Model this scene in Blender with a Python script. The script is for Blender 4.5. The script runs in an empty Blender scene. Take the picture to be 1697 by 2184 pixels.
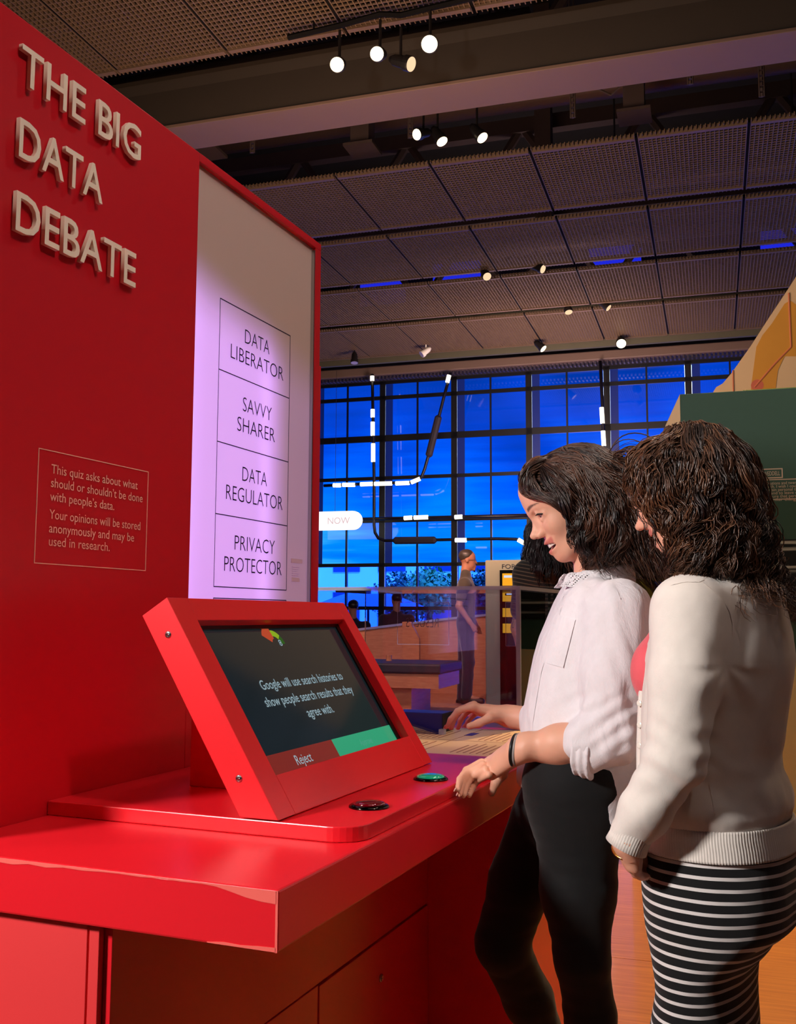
import bpy, math, random
import numpy as np
from mathutils import Vector, Matrix
from mathutils.bvhtree import BVHTree
random.seed(7); RNG = np.random.default_rng(7)
S = bpy.context.scene
COL = S.collection
# ------------------------------------------------------------------ camera
FPX, CXP, CYP, PITCH, ROLL, H = 2157.756, 848.0, 1092.0, 0.1017, 0.0046, 1.27
YA, YB = 0.3872, 0.302                       # yaw of the kiosk and of the building
cp, sp = math.cos(PITCH), math.sin(PITCH)
cF = np.array([0, cp, sp]); _R0 = np.array([1., 0, 0]); _U0 = np.array([0, -sp, cp])
cR = math.cos(ROLL)*_R0 + math.sin(ROLL)*_U0
cU = -math.sin(ROLL)*_R0 + math.cos(ROLL)*_U0
cC = np.array([0, 0, H])
cam = bpy.data.cameras.new('camera'); cam_o = bpy.data.objects.new('camera', cam); COL.objects.link(cam_o)
cam.sensor_fit = 'VERTICAL'; cam.sensor_height = 36.0; cam.lens = FPX/2184*36.0
cam.clip_start = 0.05; cam.clip_end = 200
cam_o.matrix_world = Matrix(((cR[0], cU[0], -cF[0], 0), (cR[1], cU[1], -cF[1], 0), (cR[2], cU[2], -cF[2], H), (0, 0, 0, 1)))
S.camera = cam_o
# ------------------------------------------------------------------ world, exposure, large lights
S.view_settings.view_transform = 'Standard'; S.view_settings.look = 'None'
S.view_settings.gamma = 1.0; S.view_settings.exposure = 0.0; S.view_settings.use_curve_mapping = False
w = bpy.data.worlds.new('world'); S.world = w; w.use_nodes = True
w.node_tree.nodes['Background'].inputs[0].default_value = (0.45, 0.65, 1.0, 1)
w.node_tree.nodes['Background'].inputs[1].default_value = 7.0

def light(kind, name, loc, target, energy, color, size=0.3, spot=60, blend=0.5):
    d = bpy.data.lights.new(name, kind); d.energy = energy; d.color = color
    if kind == 'AREA': d.shape = 'DISK'; d.size = size
    else: d.shadow_soft_size = size
    if kind == 'SPOT': d.spot_size = math.radians(spot); d.spot_blend = blend
    o = bpy.data.objects.new(name, d); COL.objects.link(o); o.location = loc
    v = Vector(target) - Vector(loc)
    o.rotation_euler = v.to_track_quat('-Z', 'Y').to_euler()
    return o
light('AREA', 'flash_softbox', (-2.6, 0.05, 2.6), (0.2, 2.0, 1.15), 152, (1.0, 0.95, 0.92), 0.42)
light('SPOT', 'warm_spot_on_visitors', (2.6, 3.6, 4.9), (0.5, 2.0, 1.0), 85, (1.0, 0.62, 0.32), 0.12, 38)
light('SPOT', 'warm_spot_on_kiosk', (1.6, 0.2, 4.6), (-0.5, 1.75, 2.1), 200, (1.0, 0.80, 0.68), 0.12, 46)
light('SPOT', 'warm_spot_on_terminal', (1.3, 3.2, 4.9), (-0.1, 2.1, 1.1), 80, (1.0, 0.80, 0.75), 0.12, 40)
light('SPOT', 'warm_spot_on_floor', (2.3, 5.8, 5.3), (1.1, 4.0, 0.0), 1500, (1.0, 0.66, 0.34), 0.15, 40)
light('SPOT', 'warm_spot_on_ramp', (-0.6, 8.2, 5.0), (0.8, 12.0, 0.6), 1300, (1.0, 0.55, 0.42), 0.2, 52)
light('SPOT', 'warm_spot_on_exhibits', (3.2, 3.4, 5.0), (2.6, 6.2, 1.6), 260, (1.0, 0.80, 0.55), 0.15, 55)
light('SPOT', 'warm_spot_on_banner', (3.4, 5.6, 5.2), (4.0, 9.0, 4.0), 14, (1.0, 0.76, 0.46), 0.15, 75)
light('AREA', 'added_ceiling_fill', (-0.6, 6.4, 3.0), (0.6, 9.6, 6.0), 165, (1.0, 0.66, 0.45), 3.0)  # added area light that brightens the mesh ceiling from below, no real fitting
light('AREA', 'added_window_end_fill', (2.0, 14.2, 3.2), (2.5, 16.8, 5.8), 230, (1.0, 0.72, 0.66), 2.0)  # added area light to lift the header band over the glass, not a hall lamp
light('AREA', 'hall_fill_light', (0.9, 1.0, 5.0), (0.4, 3.0, 0.5), 18, (1.0, 0.80, 0.74), 2.5)

# ------------------------------------------------------------------ helpers
def W(px, py, Y):                                  # pixel of the photograph at world depth Y -> point
    d = cF + (px-CXP)/FPX*cR - (py-CYP)/FPX*cU
    return cC + d*(Y/d[1])
A3 = np.array([math.sin(YA), math.cos(YA), 0.]); B3 = np.array([-math.cos(YA), math.sin(YA), 0.])
D3 = np.array([math.sin(YB), math.cos(YB), 0.]); C3 = np.array([-math.cos(YB), math.sin(YB), 0.])
Z3 = np.array([0, 0, 1.])
def K(a, b, z): return a*A3 + b*B3 + z*Z3          # kiosk frame: a along its wall, b towards its wall
def G(c, d, z): return c*C3 + d*D3 + z*Z3          # building frame: c leftwards, d towards the glass wall
def onD(px, py, d):
    r = cF + (px-CXP)/FPX*cR - (py-CYP)/FPX*cU
    p = cC + r*((d - cC@D3)/(r@D3)); return np.array([p@C3, d, p[2]])
WO = {}
def link(name, data, parent=None, loc=None, rotz=0.0):
    o = bpy.data.objects.new(name, data); COL.objects.link(o)
    po = WO[parent.name] if parent else np.zeros(3)
    l = np.array(loc, float) if loc is not None else (po.copy())
    if parent: o.parent = parent
    o.location = l - po; o.rotation_euler = (0, 0, rotz)
    WO[o.name] = l
    return o
def tag(o, label=None, cat=None, group=None, kind=None):
    if label: o['label'] = label
    if cat: o['category'] = cat
    if group: o['group'] = group
    if kind: o['kind'] = kind
    return o
def thing(name, loc, label, cat, group=None, rotz=0.0):
    return tag(link(name, None, None, loc, rotz), label, cat, group)
class MB:
    def __init__(s): s.v = []; s.f = []; s.uvw = None
    def add(s, vs, fs):
        n = len(s.v); s.v += [tuple(map(float, p)) for p in vs]; s.f += [tuple(i+n for i in f) for f in fs]; return s
    def box(s, o, ex, ey, ez):                      # corner + three edge vectors
        o, ex, ey, ez = map(np.array, (o, ex, ey, ez))
        if np.dot(np.cross(ex, ey), ez) < 0: ex, ey = ey, ex
        vs = [o, o+ex, o+ex+ey, o+ey, o+ez, o+ex+ez, o+ex+ey+ez, o+ey+ez]
        return s.add(vs, [(3,2,1,0), (4,5,6,7), (0,1,5,4), (1,2,6,5), (2,3,7,6), (3,0,4,7)])
    def kbox(s, a0, a1, b0, b1, z0, z1): return s.box(K(a0,b0,z0), A3*(a1-a0), B3*(b1-b0), Z3*(z1-z0))
    def gbox(s, c0, c1, d0, d1, z0, z1): return s.box(G(c0,d0,z0), C3*(c1-c0), D3*(d1-d0), Z3*(z1-z0))
    def abox(s, x0, x1, y0, y1, z0, z1): return s.box((x0,y0,z0), (x1-x0,0,0), (0,y1-y0,0), (0,0,z1-z0))
    def prism(s, poly, ext):                        # polygon (3D points) extruded by a vector
        poly = [np.array(p, float) for p in poly]; ext = np.array(ext, float); n = len(poly)
        nn = sum((np.cross(poly[i]-poly[0], poly[i+1]-poly[0]) for i in range(1, n-1)), np.zeros(3))
        if nn@ext > 0: poly = poly[::-1]
        vs = poly+[p+ext for p in poly]
        return s.add(vs, [tuple(range(n)), tuple(range(2*n-1, n-1, -1))]+[(i, n+i, n+(i+1) % n, (i+1) % n) for i in range(n)])
    def tube(s, pts, r, n=8, cap=True):
        pts = [np.array(p, float) for p in pts]; m = len(pts)
        rr = r if hasattr(r, '__len__') else [r]*m
        t0 = pts[1]-pts[0]; t0 = t0/np.linalg.norm(t0)
        up = np.array([0,0,1.]) if abs(t0[2]) < .9 else np.array([1.,0,0])
        u = np.cross(t0, up); u /= np.linalg.norm(u); vs = []
        for i in range(m):
            t = pts[min(i+1, m-1)]-pts[max(i-1, 0)]; t = t/max(np.linalg.norm(t), 1e-9)
            u = u-t*(u@t); u /= np.linalg.norm(u); v = np.cross(t, u)
            vs += [pts[i]+rr[i]*(math.cos(2*math.pi*k/n)*u+math.sin(2*math.pi*k/n)*v) for k in range(n)]
        fs = [(i*n+k, i*n+(k+1) % n, (i+1)*n+(k+1) % n, (i+1)*n+k) for i in range(m-1) for k in range(n)]
        if cap: fs += [tuple(range(n-1, -1, -1)), tuple(range((m-1)*n, m*n))]
        return s.add(vs, fs)
    def lathe(s, base, axis, prof, n=24):           # prof: (distance along axis, radius)
        axis = np.array(axis, float); axis /= np.linalg.norm(axis)
        return s.tube([np.array(base)+axis*p[0] for p in prof], [max(p[1], 1e-4) for p in prof], n)
    def build(s, name, m, parent=None, smooth=False, bevel=0.0, loc=None, seg=2):
        me = bpy.data.meshes.new(name)
        po = WO[parent.name] if parent else (np.array(loc, float) if loc is not None else np.array(s.v).mean(0)*[1,1,0]+[0,0,min(p[2] for p in s.v)])
        me.from_pydata([tuple(np.array(p)-po) for p in s.v], [], s.f)
        if m: me.materials.append(m)
        if smooth: me.polygons.foreach_set('use_smooth', [True]*len(me.polygons))
        me.update()
        o = link(name, me, parent, po)
        if bevel:
            b = o.modifiers.new('bevel', 'BEVEL'); b.width = bevel; b.segments = seg; b.limit_method = 'ANGLE'; b.angle_limit = math.radians(40)
        return o
# ------------------------------------------------------------------ materials
def lin(c):
    return tuple(((x/255)/12.92 if x/255 <= .04045 else ((x/255+.055)/1.055)**2.4) for x in c)
MATS = {}
def mat(name, col, rough=.5, metal=0.0, coat=0.0, noise=0.0, nscale=40, bump=0.0, bscale=200, spec=.5, emit=None, estr=0.0, alpha=1.0, sheen=0.0, trans=0.0, sss=0.0):
    if name in MATS: return MATS[name]
    m = bpy.data.materials.new(name); m.use_nodes = True; nt = m.node_tree; p = nt.nodes['Principled BSDF']
    c = lin(col)+(1,)
    p.inputs['Base Color'].default_value = c; p.inputs['Roughness'].default_value = rough; p.inputs['Metallic'].default_value = metal
    p.inputs['Coat Weight'].default_value = coat; p.inputs['Coat Roughness'].default_value = .08
    p.inputs['Specular IOR Level'].default_value = spec; p.inputs['Sheen Weight'].default_value = sheen
    p.inputs['Transmission Weight'].default_value = trans; p.inputs['Alpha'].default_value = alpha
    if sss: p.inputs['Subsurface Weight'].default_value = sss; p.inputs['Subsurface Radius'].default_value = (.012, .005, .003); p.inputs['Subsurface Scale'].default_value = .5
    if emit is not None: p.inputs['Emission Color'].default_value = lin(emit)+(1,); p.inputs['Emission Strength'].default_value = estr
    tc = nt.nodes.new('ShaderNodeTexCoord')
    n = nt.nodes.new('ShaderNodeTexNoise'); n.inputs['Scale'].default_value = nscale; n.inputs['Detail'].default_value = 4
    nt.links.new(tc.outputs['Object'], n.inputs['Vector'])
    mx = nt.nodes.new('ShaderNodeMix'); mx.data_type = 'RGBA'
    mx.inputs['A'].default_value = tuple(x*(1-noise) for x in c[:3])+(1,); mx.inputs['B'].default_value = tuple(min(1, x*(1+noise)) for x in c[:3])+(1,)
    nt.links.new(n.outputs['Fac'], mx.inputs['Factor']); nt.links.new(mx.outputs['Result'], p.inputs['Base Color'])
    if bump:
        n2 = nt.nodes.new('ShaderNodeTexNoise'); n2.inputs['Scale'].default_value = bscale; n2.inputs['Detail'].default_value = 3
        nt.links.new(tc.outputs['Object'], n2.inputs['Vector'])
        b = nt.nodes.new('ShaderNodeBump'); b.inputs['Strength'].default_value = bump; b.inputs['Distance'].default_value = .002
        nt.links.new(n2.outputs['Fac'], b.inputs['Height']); nt.links.new(b.outputs['Normal'], p.inputs['Normal'])
    MATS[name] = m; return m
def emis(name, col, strength):
    if name in MATS: return MATS[name]
    m = bpy.data.materials.new(name); m.use_nodes = True; nt = m.node_tree; nt.nodes.clear()
    e = nt.nodes.new('ShaderNodeEmission'); e.inputs[0].default_value = lin(col)+(1,); e.inputs[1].default_value = strength
    o = nt.nodes.new('ShaderNodeOutputMaterial'); nt.links.new(e.outputs[0], o.inputs[0]); MATS[name] = m; return m
def clear(name, tint, gloss=.08, rough=.02):          # clear sheet: transparent with a fresnel gloss
    if name in MATS: return MATS[name]
    m = bpy.data.materials.new(name); m.use_nodes = True; nt = m.node_tree; nt.nodes.clear()
    t = nt.nodes.new('ShaderNodeBsdfTransparent'); t.inputs[0].default_value = lin(tint)+(1,)
    g = nt.nodes.new('ShaderNodeBsdfGlossy'); g.inputs['Roughness'].default_value = rough; g.inputs['Color'].default_value = (1,1,1,1)
    f = nt.nodes.new('ShaderNodeFresnel'); f.inputs[0].default_value = 1.45
    ma = nt.nodes.new('ShaderNodeMath'); ma.operation = 'ADD'; ma.inputs[1].default_value = gloss-.04; ma.use_clamp = True
    nt.links.new(f.outputs[0], ma.inputs[0])
    mx = nt.nodes.new('ShaderNodeMixShader'); o = nt.nodes.new('ShaderNodeOutputMaterial')
    nt.links.new(ma.outputs[0], mx.inputs[0]); nt.links.new(t.outputs[0], mx.inputs[1]); nt.links.new(g.outputs[0], mx.inputs[2]); nt.links.new(mx.outputs[0], o.inputs[0])
    MATS[name] = m; return m
def wood(name, c1, c2, scale, rot, rough=.35):
    if name in MATS: return MATS[name]
    m = mat(name, c1, rough, coat=.2); nt = m.node_tree; p = nt.nodes['Principled BSDF']
    tc = nt.nodes.new('ShaderNodeTexCoord'); mp = nt.nodes.new('ShaderNodeMapping'); mp.inputs['Rotation'].default_value = (0, 0, rot); mp.inputs['Scale'].default_value = scale
    n = nt.nodes.new('ShaderNodeTexNoise'); n.inputs['Scale'].default_value = 6; n.inputs['Detail'].default_value = 8; n.inputs['Distortion'].default_value = .6
    r = nt.nodes.new('ShaderNodeValToRGB'); r.color_ramp.elements[0].position = .3; r.color_ramp.elements[1].position = .7
    r.color_ramp.elements[0].color = lin(c1)+(1,); r.color_ramp.elements[1].color = lin(c2)+(1,)
    nt.links.new(tc.outputs['Object'], mp.inputs[0]); nt.links.new(mp.outputs[0], n.inputs['Vector']); nt.links.new(n.outputs['Fac'], r.inputs[0]); nt.links.new(r.outputs[0], p.inputs['Base Color'])
    return m
def red_laminate(name, base, rough):
    """satin red laminate with fine grain"""
    m = mat(name, base, rough, noise=.06, nscale=900, bump=.04, bscale=1200, spec=.5)
    return m
M_RED = red_laminate('red_wall_paint', (200, 11, 30), .45)
M_REDG = red_laminate('red_counter_laminate', (220, 26, 38), .30)
M_REDT = red_laminate('red_terminal_metal', (222, 28, 36), .34)
M_CREAM = mat('cream_letter_acrylic', (250, 236, 214), .4)
M_PRINT = mat('cream_print', (245, 190, 168), .6)
M_BLACK = mat('matte_black', (14, 12, 12), .85, noise=.2, spec=.1)
M_CHROME = mat('brushed_steel', (190, 190, 190), .25, metal=1.0)
M_INK = mat('black_ink', (28, 10, 40), .6)
M_WHITE = mat('white_paint', (225, 218, 205), .5)
# ------------------------------------------------------------------ text
def text_mesh(txt, size, extrude=0.0, xs=1.0, align='LEFT', bold=0.0, space=1.0):
    c = bpy.data.curves.new('lettering', 'FONT'); c.body = txt; c.size = size; c.extrude = extrude; c.align_x = align
    c.offset = bold; c.space_character = space; c.resolution_u = 3
    o = bpy.data.objects.new('lettering', c); COL.objects.link(o)
    dg = bpy.context.evaluated_depsgraph_get(); me = bpy.data.meshes.new_from_object(o.evaluated_get(dg))
    bpy.data.objects.remove(o); bpy.data.curves.remove(c)
    v = np.zeros(len(me.vertices)*3); me.vertices.foreach_get('co', v); v = v.reshape(-1, 3); v[:, 0] *= xs
    me.vertices.foreach_set('co', v.ravel()); me.update()
    return me, v
def put_text(name, txt, origin, ex, ey, size, m, parent, extrude=0.0, xs=1.0, align='LEFT', bold=0.0, space=1.0, fit=None, lift=0.0012):
    """text in the plane spanned by ex (reading direction) and ey (up)"""
    me, v = text_mesh(txt, size, extrude, xs, align, bold, space)
    ex = np.array(ex, float); ey = np.array(ey, float); ex /= np.linalg.norm(ex); ey /= np.linalg.norm(ey); n = np.cross(ex, ey)
    if fit and len(v):                               # stretch to a width
        wd = v[:, 0].max()-v[:, 0].min(); v[:, 0] *= fit/wd
    po = WO[parent.name]
    q = np.array(origin)+v[:, :1]*ex+v[:, 1:2]*ey+(v[:, 2:3]+extrude+lift)*n-po
    me.vertices.foreach_set('co', q.ravel()); me.materials.clear(); me.materials.append(m); me.update()
    return link(name, me, parent, po)
def line_rect(mb, o, ex, ey, w_, h_, t, lift):
    ex = np.array(ex); ey = np.array(ey); n = np.cross(ex, ey)*lift; o = np.array(o)
    for (x0, y0, x1, y1) in ((0,0,w_,t), (0,h_-t,w_,t+h_-t), (0,0,t,h_), (w_-t,0,w_,h_)):
        mb.box(o+ex*x0+ey*y0, ex*(x1-x0), ey*(y1-y0), n)
    return mb
# ================================================================== ROOM SHELL
def struct(o): o['kind'] = 'structure'; return o
ZF = 0.0
M_FLOOR = wood('oak_floor', (176, 104, 44), (205, 132, 62), (.6, 9, 1), -YB, .4)
def planks():
    # floor of wide boards, dark joint under them; boards run away from the camera (building d axis)
    base = MB().gbox(-7, 11, -4, 18.2, -.06, -.006).build('floor', mat('floor_joint', (90, 50, 24), .8)); struct(base)
    me = None
    bw, bl = .9, 2.6
    n = 0
    m = MB().box((0, 0, -.006), (bw-.004, 0, 0), (0, bl-.004, 0), (0, 0, .006))
    first = None
    for i in range(-3, 9):
        for j in range(0, 6):
            c = -3.2+i*bw*1.0+4.0; d = 1.4+j*bl+(i % 2)*bl/2
            loc = G(c, d, 0)
            if first is None:
                me = bpy.data.meshes.new('floor_board'); me.from_pydata(m.v, [], m.f); me.materials.append(M_FLOOR)
                first = 1
            link('floor_board', me, base, loc, -YB)
planks()
M_WALLD = mat('dark_hall_wall', (60, 50, 46), .8, noise=.1)
struct(MB().gbox(11, 11.2, -4, 18.2, 0, 9).build('wall_left', M_WALLD))
struct(MB().gbox(-7.2, -7, -4, 18.2, 0, 9).build('wall_right', M_WALLD))
struct(MB().gbox(-7.2, 11.2, -4.2, -4, 0, 9).build('wall_back', M_WALLD))
struct(MB().gbox(-7.2, 11.2, -4.2, 18.2, 9, 9.2).build('ceiling', mat('roof_black', (16, 13, 13), .9)))

# ================================================================== RED KIOSK WALL
BW = 1.322; A_N = 1.22; A_J = 1.975; A_F = 2.625; ZT = 2.372
kw = thing('debate_wall', K(1.9, BW+.1, 0), 'tall red partition with raised cream headline letters and a lilac light box', 'partition')
MB().kbox(A_N, A_J, BW, BW+.16, 0, ZT).build('panel', M_RED, kw, bevel=.003)
# frame of the light box: top rail, far post, sill, back
fr = MB(); fr.kbox(A_J, A_F, BW, BW+.16, ZT-.022, ZT).kbox(A_F-.034, A_F, BW, BW+.16, .9, ZT-.022).kbox(A_J, A_F-.034, BW, BW+.16, .9, 1.125)
fr.kbox(A_J, A_F-.034, BW+.12, BW+.16, 1.125, ZT-.022)
fr.build('light_box_frame', M_RED, kw, bevel=.002)
MB().kbox(A_F, A_F+.07, BW+.03, BW+.14, 0, 2.02).build('side_post', M_RED, kw, bevel=.003)
# lit lightbox face: LEDs behind the diffuser, strongest low down and beside the red panel
m = mat('light_box_face', (205, 180, 172), .35); nt = m.node_tree; p = nt.nodes['Principled BSDF']
tc = nt.nodes.new('ShaderNodeTexCoord'); sx = nt.nodes.new('ShaderNodeSeparateXYZ'); nt.links.new(tc.outputs['Generated'], sx.inputs[0])
def mrange(nt, src, a, b, c=0., d=1., kind='SMOOTHSTEP'):
    r = nt.nodes.new('ShaderNodeMapRange'); r.interpolation_type = kind; r.inputs['From Min'].default_value = a; r.inputs['From Max'].default_value = b
    r.inputs['To Min'].default_value = c; r.inputs['To Max'].default_value = d; nt.links.new(src, r.inputs['Value']); return r.outputs[0]
def mop(nt, op, a, b):
    r = nt.nodes.new('ShaderNodeMath'); r.operation = op
    for i, x in enumerate((a, b)):
        if isinstance(x, (int, float)): r.inputs[i].default_value = x
        else: nt.links.new(x, r.inputs[i])
    return r.outputs[0]
# generated x runs from the red panel (0) to the far post (1); z from sill (0) to top (1)
gx, gz = sx.outputs['X'], sx.outputs['Z']
edge = mop(nt, 'ADD', gz, mop(nt, 'MULTIPLY', gx, .10))
low = mrange(nt, edge, .85, .68)
right = mrange(nt, gx, .82, .58, .20, 1.0)
stripe = mrange(nt, mop(nt, 'ABSOLUTE', mop(nt, 'SUBTRACT', gx, .60), 0), .0, .10, 1.25, 1.0)
left = mrange(nt, gx, .0, .16, 1.25, 1.0)
st = mop(nt, 'MULTIPLY', mop(nt, 'MULTIPLY', low, right), mop(nt, 'MULTIPLY', stripe, left))
p.inputs['Emission Color'].default_value = lin((206, 150, 255))+(1,)
nt.links.new(mop(nt, 'MULTIPLY', st, .80), p.inputs['Emission Strength'])
MB().kbox(A_J, A_F-.034, BW+.012, BW+.02, 1.125, ZT-.022).build('light_box_face', m, kw)
MB().kbox(A_F-.040, A_F-.034, BW+.002, BW+.012, 1.125, ZT-.03).build('steel_edge', M_CHROME, kw)
# raised headline letters
def headline(word, a, z, size, fit):
    x = 0
    me, v = text_mesh(word, size, 0, 1, 'LEFT', .0, 1.04)
    bpy.data.meshes.remove(me); wd = v[:, 0].max()-v[:, 0].min(); sc = fit/wd; x0 = v[:, 0].min()
    for i, ch in enumerate(word):
        if ch == ' ': continue
        me, v2 = text_mesh(word[:i+1], size, 0, 1, 'LEFT', 0, 1.04); bpy.data.meshes.remove(me)
        me, v3 = text_mesh(ch, size, .0045, 1, 'LEFT', .0006, 1.0)
        xr = v2[:, 0].max(); off = (xr-v3[:, 0].max()-x0)*sc
        ex, ey, nn = A3, Z3, -B3
        po = WO[kw.name]
        q = K(a+off, BW, z)+v3[:, :1]*sc*ex+v3[:, 1:2]*ey+(v3[:, 2:3]+.0045+.0035)*nn-po
        me.vertices.foreach_set('co', q.ravel()); me.materials.clear(); me.materials.append(M_CREAM); me.update()
        link('letter', me, kw, po)
HS = .107
headline('THE BIG', 1.374, 2.241, HS, .357)
headline('DATA', 1.376, 2.100, HS, .235)
headline('DEBATE', 1.376, 1.961, HS, .351)
# small notice in a hairline frame
rm = line_rect(MB(), K(1.470, BW, 1.362), A3, Z3, .338, .215, .0016, .001)
rm.build('notice_border', M_PRINT, kw)
rows = [('This quiz asks about what', 1.534, .265), ('should or shouldn\u2019t be done', 1.508, .283), ('with people\u2019s data.', 1.482, .190),
        ('Your opinions will be stored', 1.448, .279), ('anonymously and may be', 1.422, .258), ('used in research.', 1.397, .178)]
for t, z, fw in rows:
    put_text('notice_text', t, K(1.505, BW, z), A3, Z3, .0255, M_PRINT, kw, fit=fw)
# light box boxes and words
LB = BW+.012
zr = [2.051, 1.872, 1.692, 1.514, 1.337]
gm = MB(); n_ = -B3*.0008
for z in zr: gm.box(K(2.096, LB, z-.0012), A3*.366, Z3*.0024, n_)
gm.box(K(2.096, LB, 1.337), A3*.0014, Z3*(2.051-1.337), n_).box(K(2.461, LB, 1.337), A3*.0014, Z3*(2.051-1.337), n_)
gm.box(K(2.096, LB, 1.308), A3*.366, Z3*.0024, n_).box(K(2.096, LB, 1.13), A3*.0014, Z3*.178, n_).box(K(2.461, LB, 1.13), A3*.0014, Z3*.178, n_)
gm.build('grid_lines', M_INK, kw)
for (w1, f1), (w2, f2), z in ((('DATA', .128), ('LIBERATOR', .275), 2.051), (('SAVVY', .150), ('SHARER', .195), 1.872), (('DATA', .126), ('REGULATOR', .290), 1.692), (('PRIVACY', .205), ('PROTECTOR', .292), 1.514)):
    c = 2.279+(.006 if w1 != 'DATA' else -.003)
    put_text('box_word', w1, K(c-f1/2, LB, z-.083), A3, Z3, .0545, M_INK, kw, fit=f1, bold=-.0006)
    put_text('box_word', w2, K(2.282-f2/2, LB, z-.138), A3, Z3, .0545, M_INK, kw, fit=f2, bold=-.0006)
st = MB(); st.box(K(2.487, LB, 1.414), A3*.066, Z3*.012, n_).box(K(2.492, LB, 1.362), A3*.046, Z3*.011, n_)
for i in range(6): st.box(K(2.494, LB, 1.402-i*.006), A3*(.04-.006*(i % 3)), Z3*.0014, n_)
st.build('etched_label', mat('etched_label', (225, 190, 220), .6), kw)

# ================================================================== RED COUNTER
BC = .679; A0 = 1.244; ZC = .9; AE = 3.66
ct = thing('counter', K(2.2, 1.0, 0), 'long red counter with chipped front edge running away along the red partition', 'counter')
top = MB().kbox(A0, AE, BC, BW-.0005, .818, ZC).build('worktop', M_REDG, ct, bevel=.0035)
# chipped, paler edge lacquer along the near front edge (lies 0.4 mm proud)
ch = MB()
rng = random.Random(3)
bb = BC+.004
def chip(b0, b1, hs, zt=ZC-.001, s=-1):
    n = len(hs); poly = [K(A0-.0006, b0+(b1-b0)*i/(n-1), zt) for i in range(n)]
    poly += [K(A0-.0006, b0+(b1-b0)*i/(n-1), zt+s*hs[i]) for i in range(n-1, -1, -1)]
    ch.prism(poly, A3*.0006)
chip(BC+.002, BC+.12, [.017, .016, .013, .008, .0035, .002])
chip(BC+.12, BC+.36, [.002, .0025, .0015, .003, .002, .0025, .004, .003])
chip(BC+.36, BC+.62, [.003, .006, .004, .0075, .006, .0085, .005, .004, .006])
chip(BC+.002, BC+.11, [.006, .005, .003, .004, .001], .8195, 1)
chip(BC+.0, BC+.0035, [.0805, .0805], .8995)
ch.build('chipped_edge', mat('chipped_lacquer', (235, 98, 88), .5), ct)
MB().kbox(A0+.03, 2.6, .985, BW-.001, 0, .8175).build('cabinet_carcass', M_REDG, ct, bevel=.002)
MB().kbox(A0+.018, A0+.0295, 1.0065, BW-.001, .0, .8165).build('end_panel', red_laminate('red_matte_board', (222, 50, 52), .55), ct, bevel=.001)
MB().kbox(A0+.018, A0+.0295, .985, 1.003, .0, .8165).build('end_stile', MATS['red_matte_board'], ct, bevel=.001)
MB().kbox(2.6, 3.45, .74, BW-.001, 0, .8175).build('far_cabinet', M_REDG, ct, bevel=.002)
# side skin of the near cabinet in panels with shadow gaps, and one locked door
sp_ = .9845
MB().kbox(A0+.03, 2.5995, sp_-.014, sp_, .512, .817).build('side_panel', M_REDG, ct, bevel=.001)
MB().kbox(A0+.03, 1.955, sp_-.014, sp_, .01, .509).build('side_panel', M_REDG, ct, bevel=.001)
dr = MB().kbox(1.958, 2.5995, sp_-.016, sp_, .01, .507).build('door', M_REDG, ct, bevel=.001)
lk = MB(); lk.lathe(K(2.28, sp_-.016, .422), -B3, [(0, .0095), (.003, .0095), (.0035, .007), (.006, .0065), (.0065, 0)], 16)
lk.box(K(2.276, sp_-.023, .4215), A3*.008, B3*.006, Z3*.0012)
lk.build('lock', M_CHROME, dr, smooth=False)
# ------------------------------------------------------------------ control board on the counter
ZB = .9255
cb = thing('control_board', K(2.0, .95, ZC), 'raised glossy red slab with rounded corner lying on the counter under the screen', 'control panel')
R = .055; a0, b0, a1 = 1.530, .692, 2.43
poly = [K(a0, BW-.001, ZC+.0003)]
for k in range(9):
    t = math.pi/2*k/8; poly.append(K(a0+R-R*math.cos(t), b0+R-R*math.sin(t), ZC+.0003))
poly += [K(a1, b0, ZC+.0003), K(a1, BW-.001, ZC+.0003)]
MB().prism(poly, Z3*(ZB-ZC)).build('slab', M_REDG, cb, bevel=.002)
def button(a, b, cap, lab):
    t = thing('push_button', K(a, b, ZB), lab, 'button', 'push buttons on the red board')
    MB().lathe(K(a, b, ZB-.0), Z3, [(0, .037), (.003, .0365), (.0055, .033), (.0055, .030)], 40).build('bezel', mat('button_bezel', (50, 44, 40), .12, metal=1.0), t, smooth=True)
    MB().lathe(K(a, b, ZB+.0057), Z3, [(0, .0295), (.003, .0285), (.005, .022), (.0058, .012), (.006, 0)], 40).build('cap', cap, t, smooth=True)
button(1.712, .752, mat('ruby_button', (90, 4, 14), .05, coat=1.0, emit=(120, 0, 20), estr=.06), 'round ruby red push button with black bezel below the left of the screen')
button(2.046, .757, mat('green_button', (10, 110, 80), .05, coat=1.0, emit=(20, 190, 140), estr=.35), 'round green lit push button beside the reaching hand')
# ------------------------------------------------------------------ touch screen terminal
as0, as1 = 1.526, 2.268
tm = thing('screen_terminal', K(1.9, .95, ZB), 'tilted red touch screen terminal showing a question with reject and approve bars', 'touch screen')
def T(a, b, z): return K(a, b, z)
f0 = np.array([.835, ZB+.003]); f1 = np.array([1.068, 1.300]); g0 = np.array([.909, ZB+.003]); g1 = np.array([1.120, 1.267])
fd = (f1-f0); L = np.linalg.norm(fd); fd /= L                   # up the face, in (b,z)
nb = np.array([-fd[1], fd[0]])                                     # out of the face
if nb[0] > 0: nb = -nb
def Fp(a, s, o=0.0):                                             # point on the face: a, distance up s, offset outwards o
    q = f0+fd*s+nb*o; return K(a, q[0], q[1])
N3 = B3*nb[0]+Z3*nb[1]; U3 = B3*fd[0]+Z3*fd[1]
mL, mR, mB, mT = .062, .050, .075, .048                          # rim widths
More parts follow.
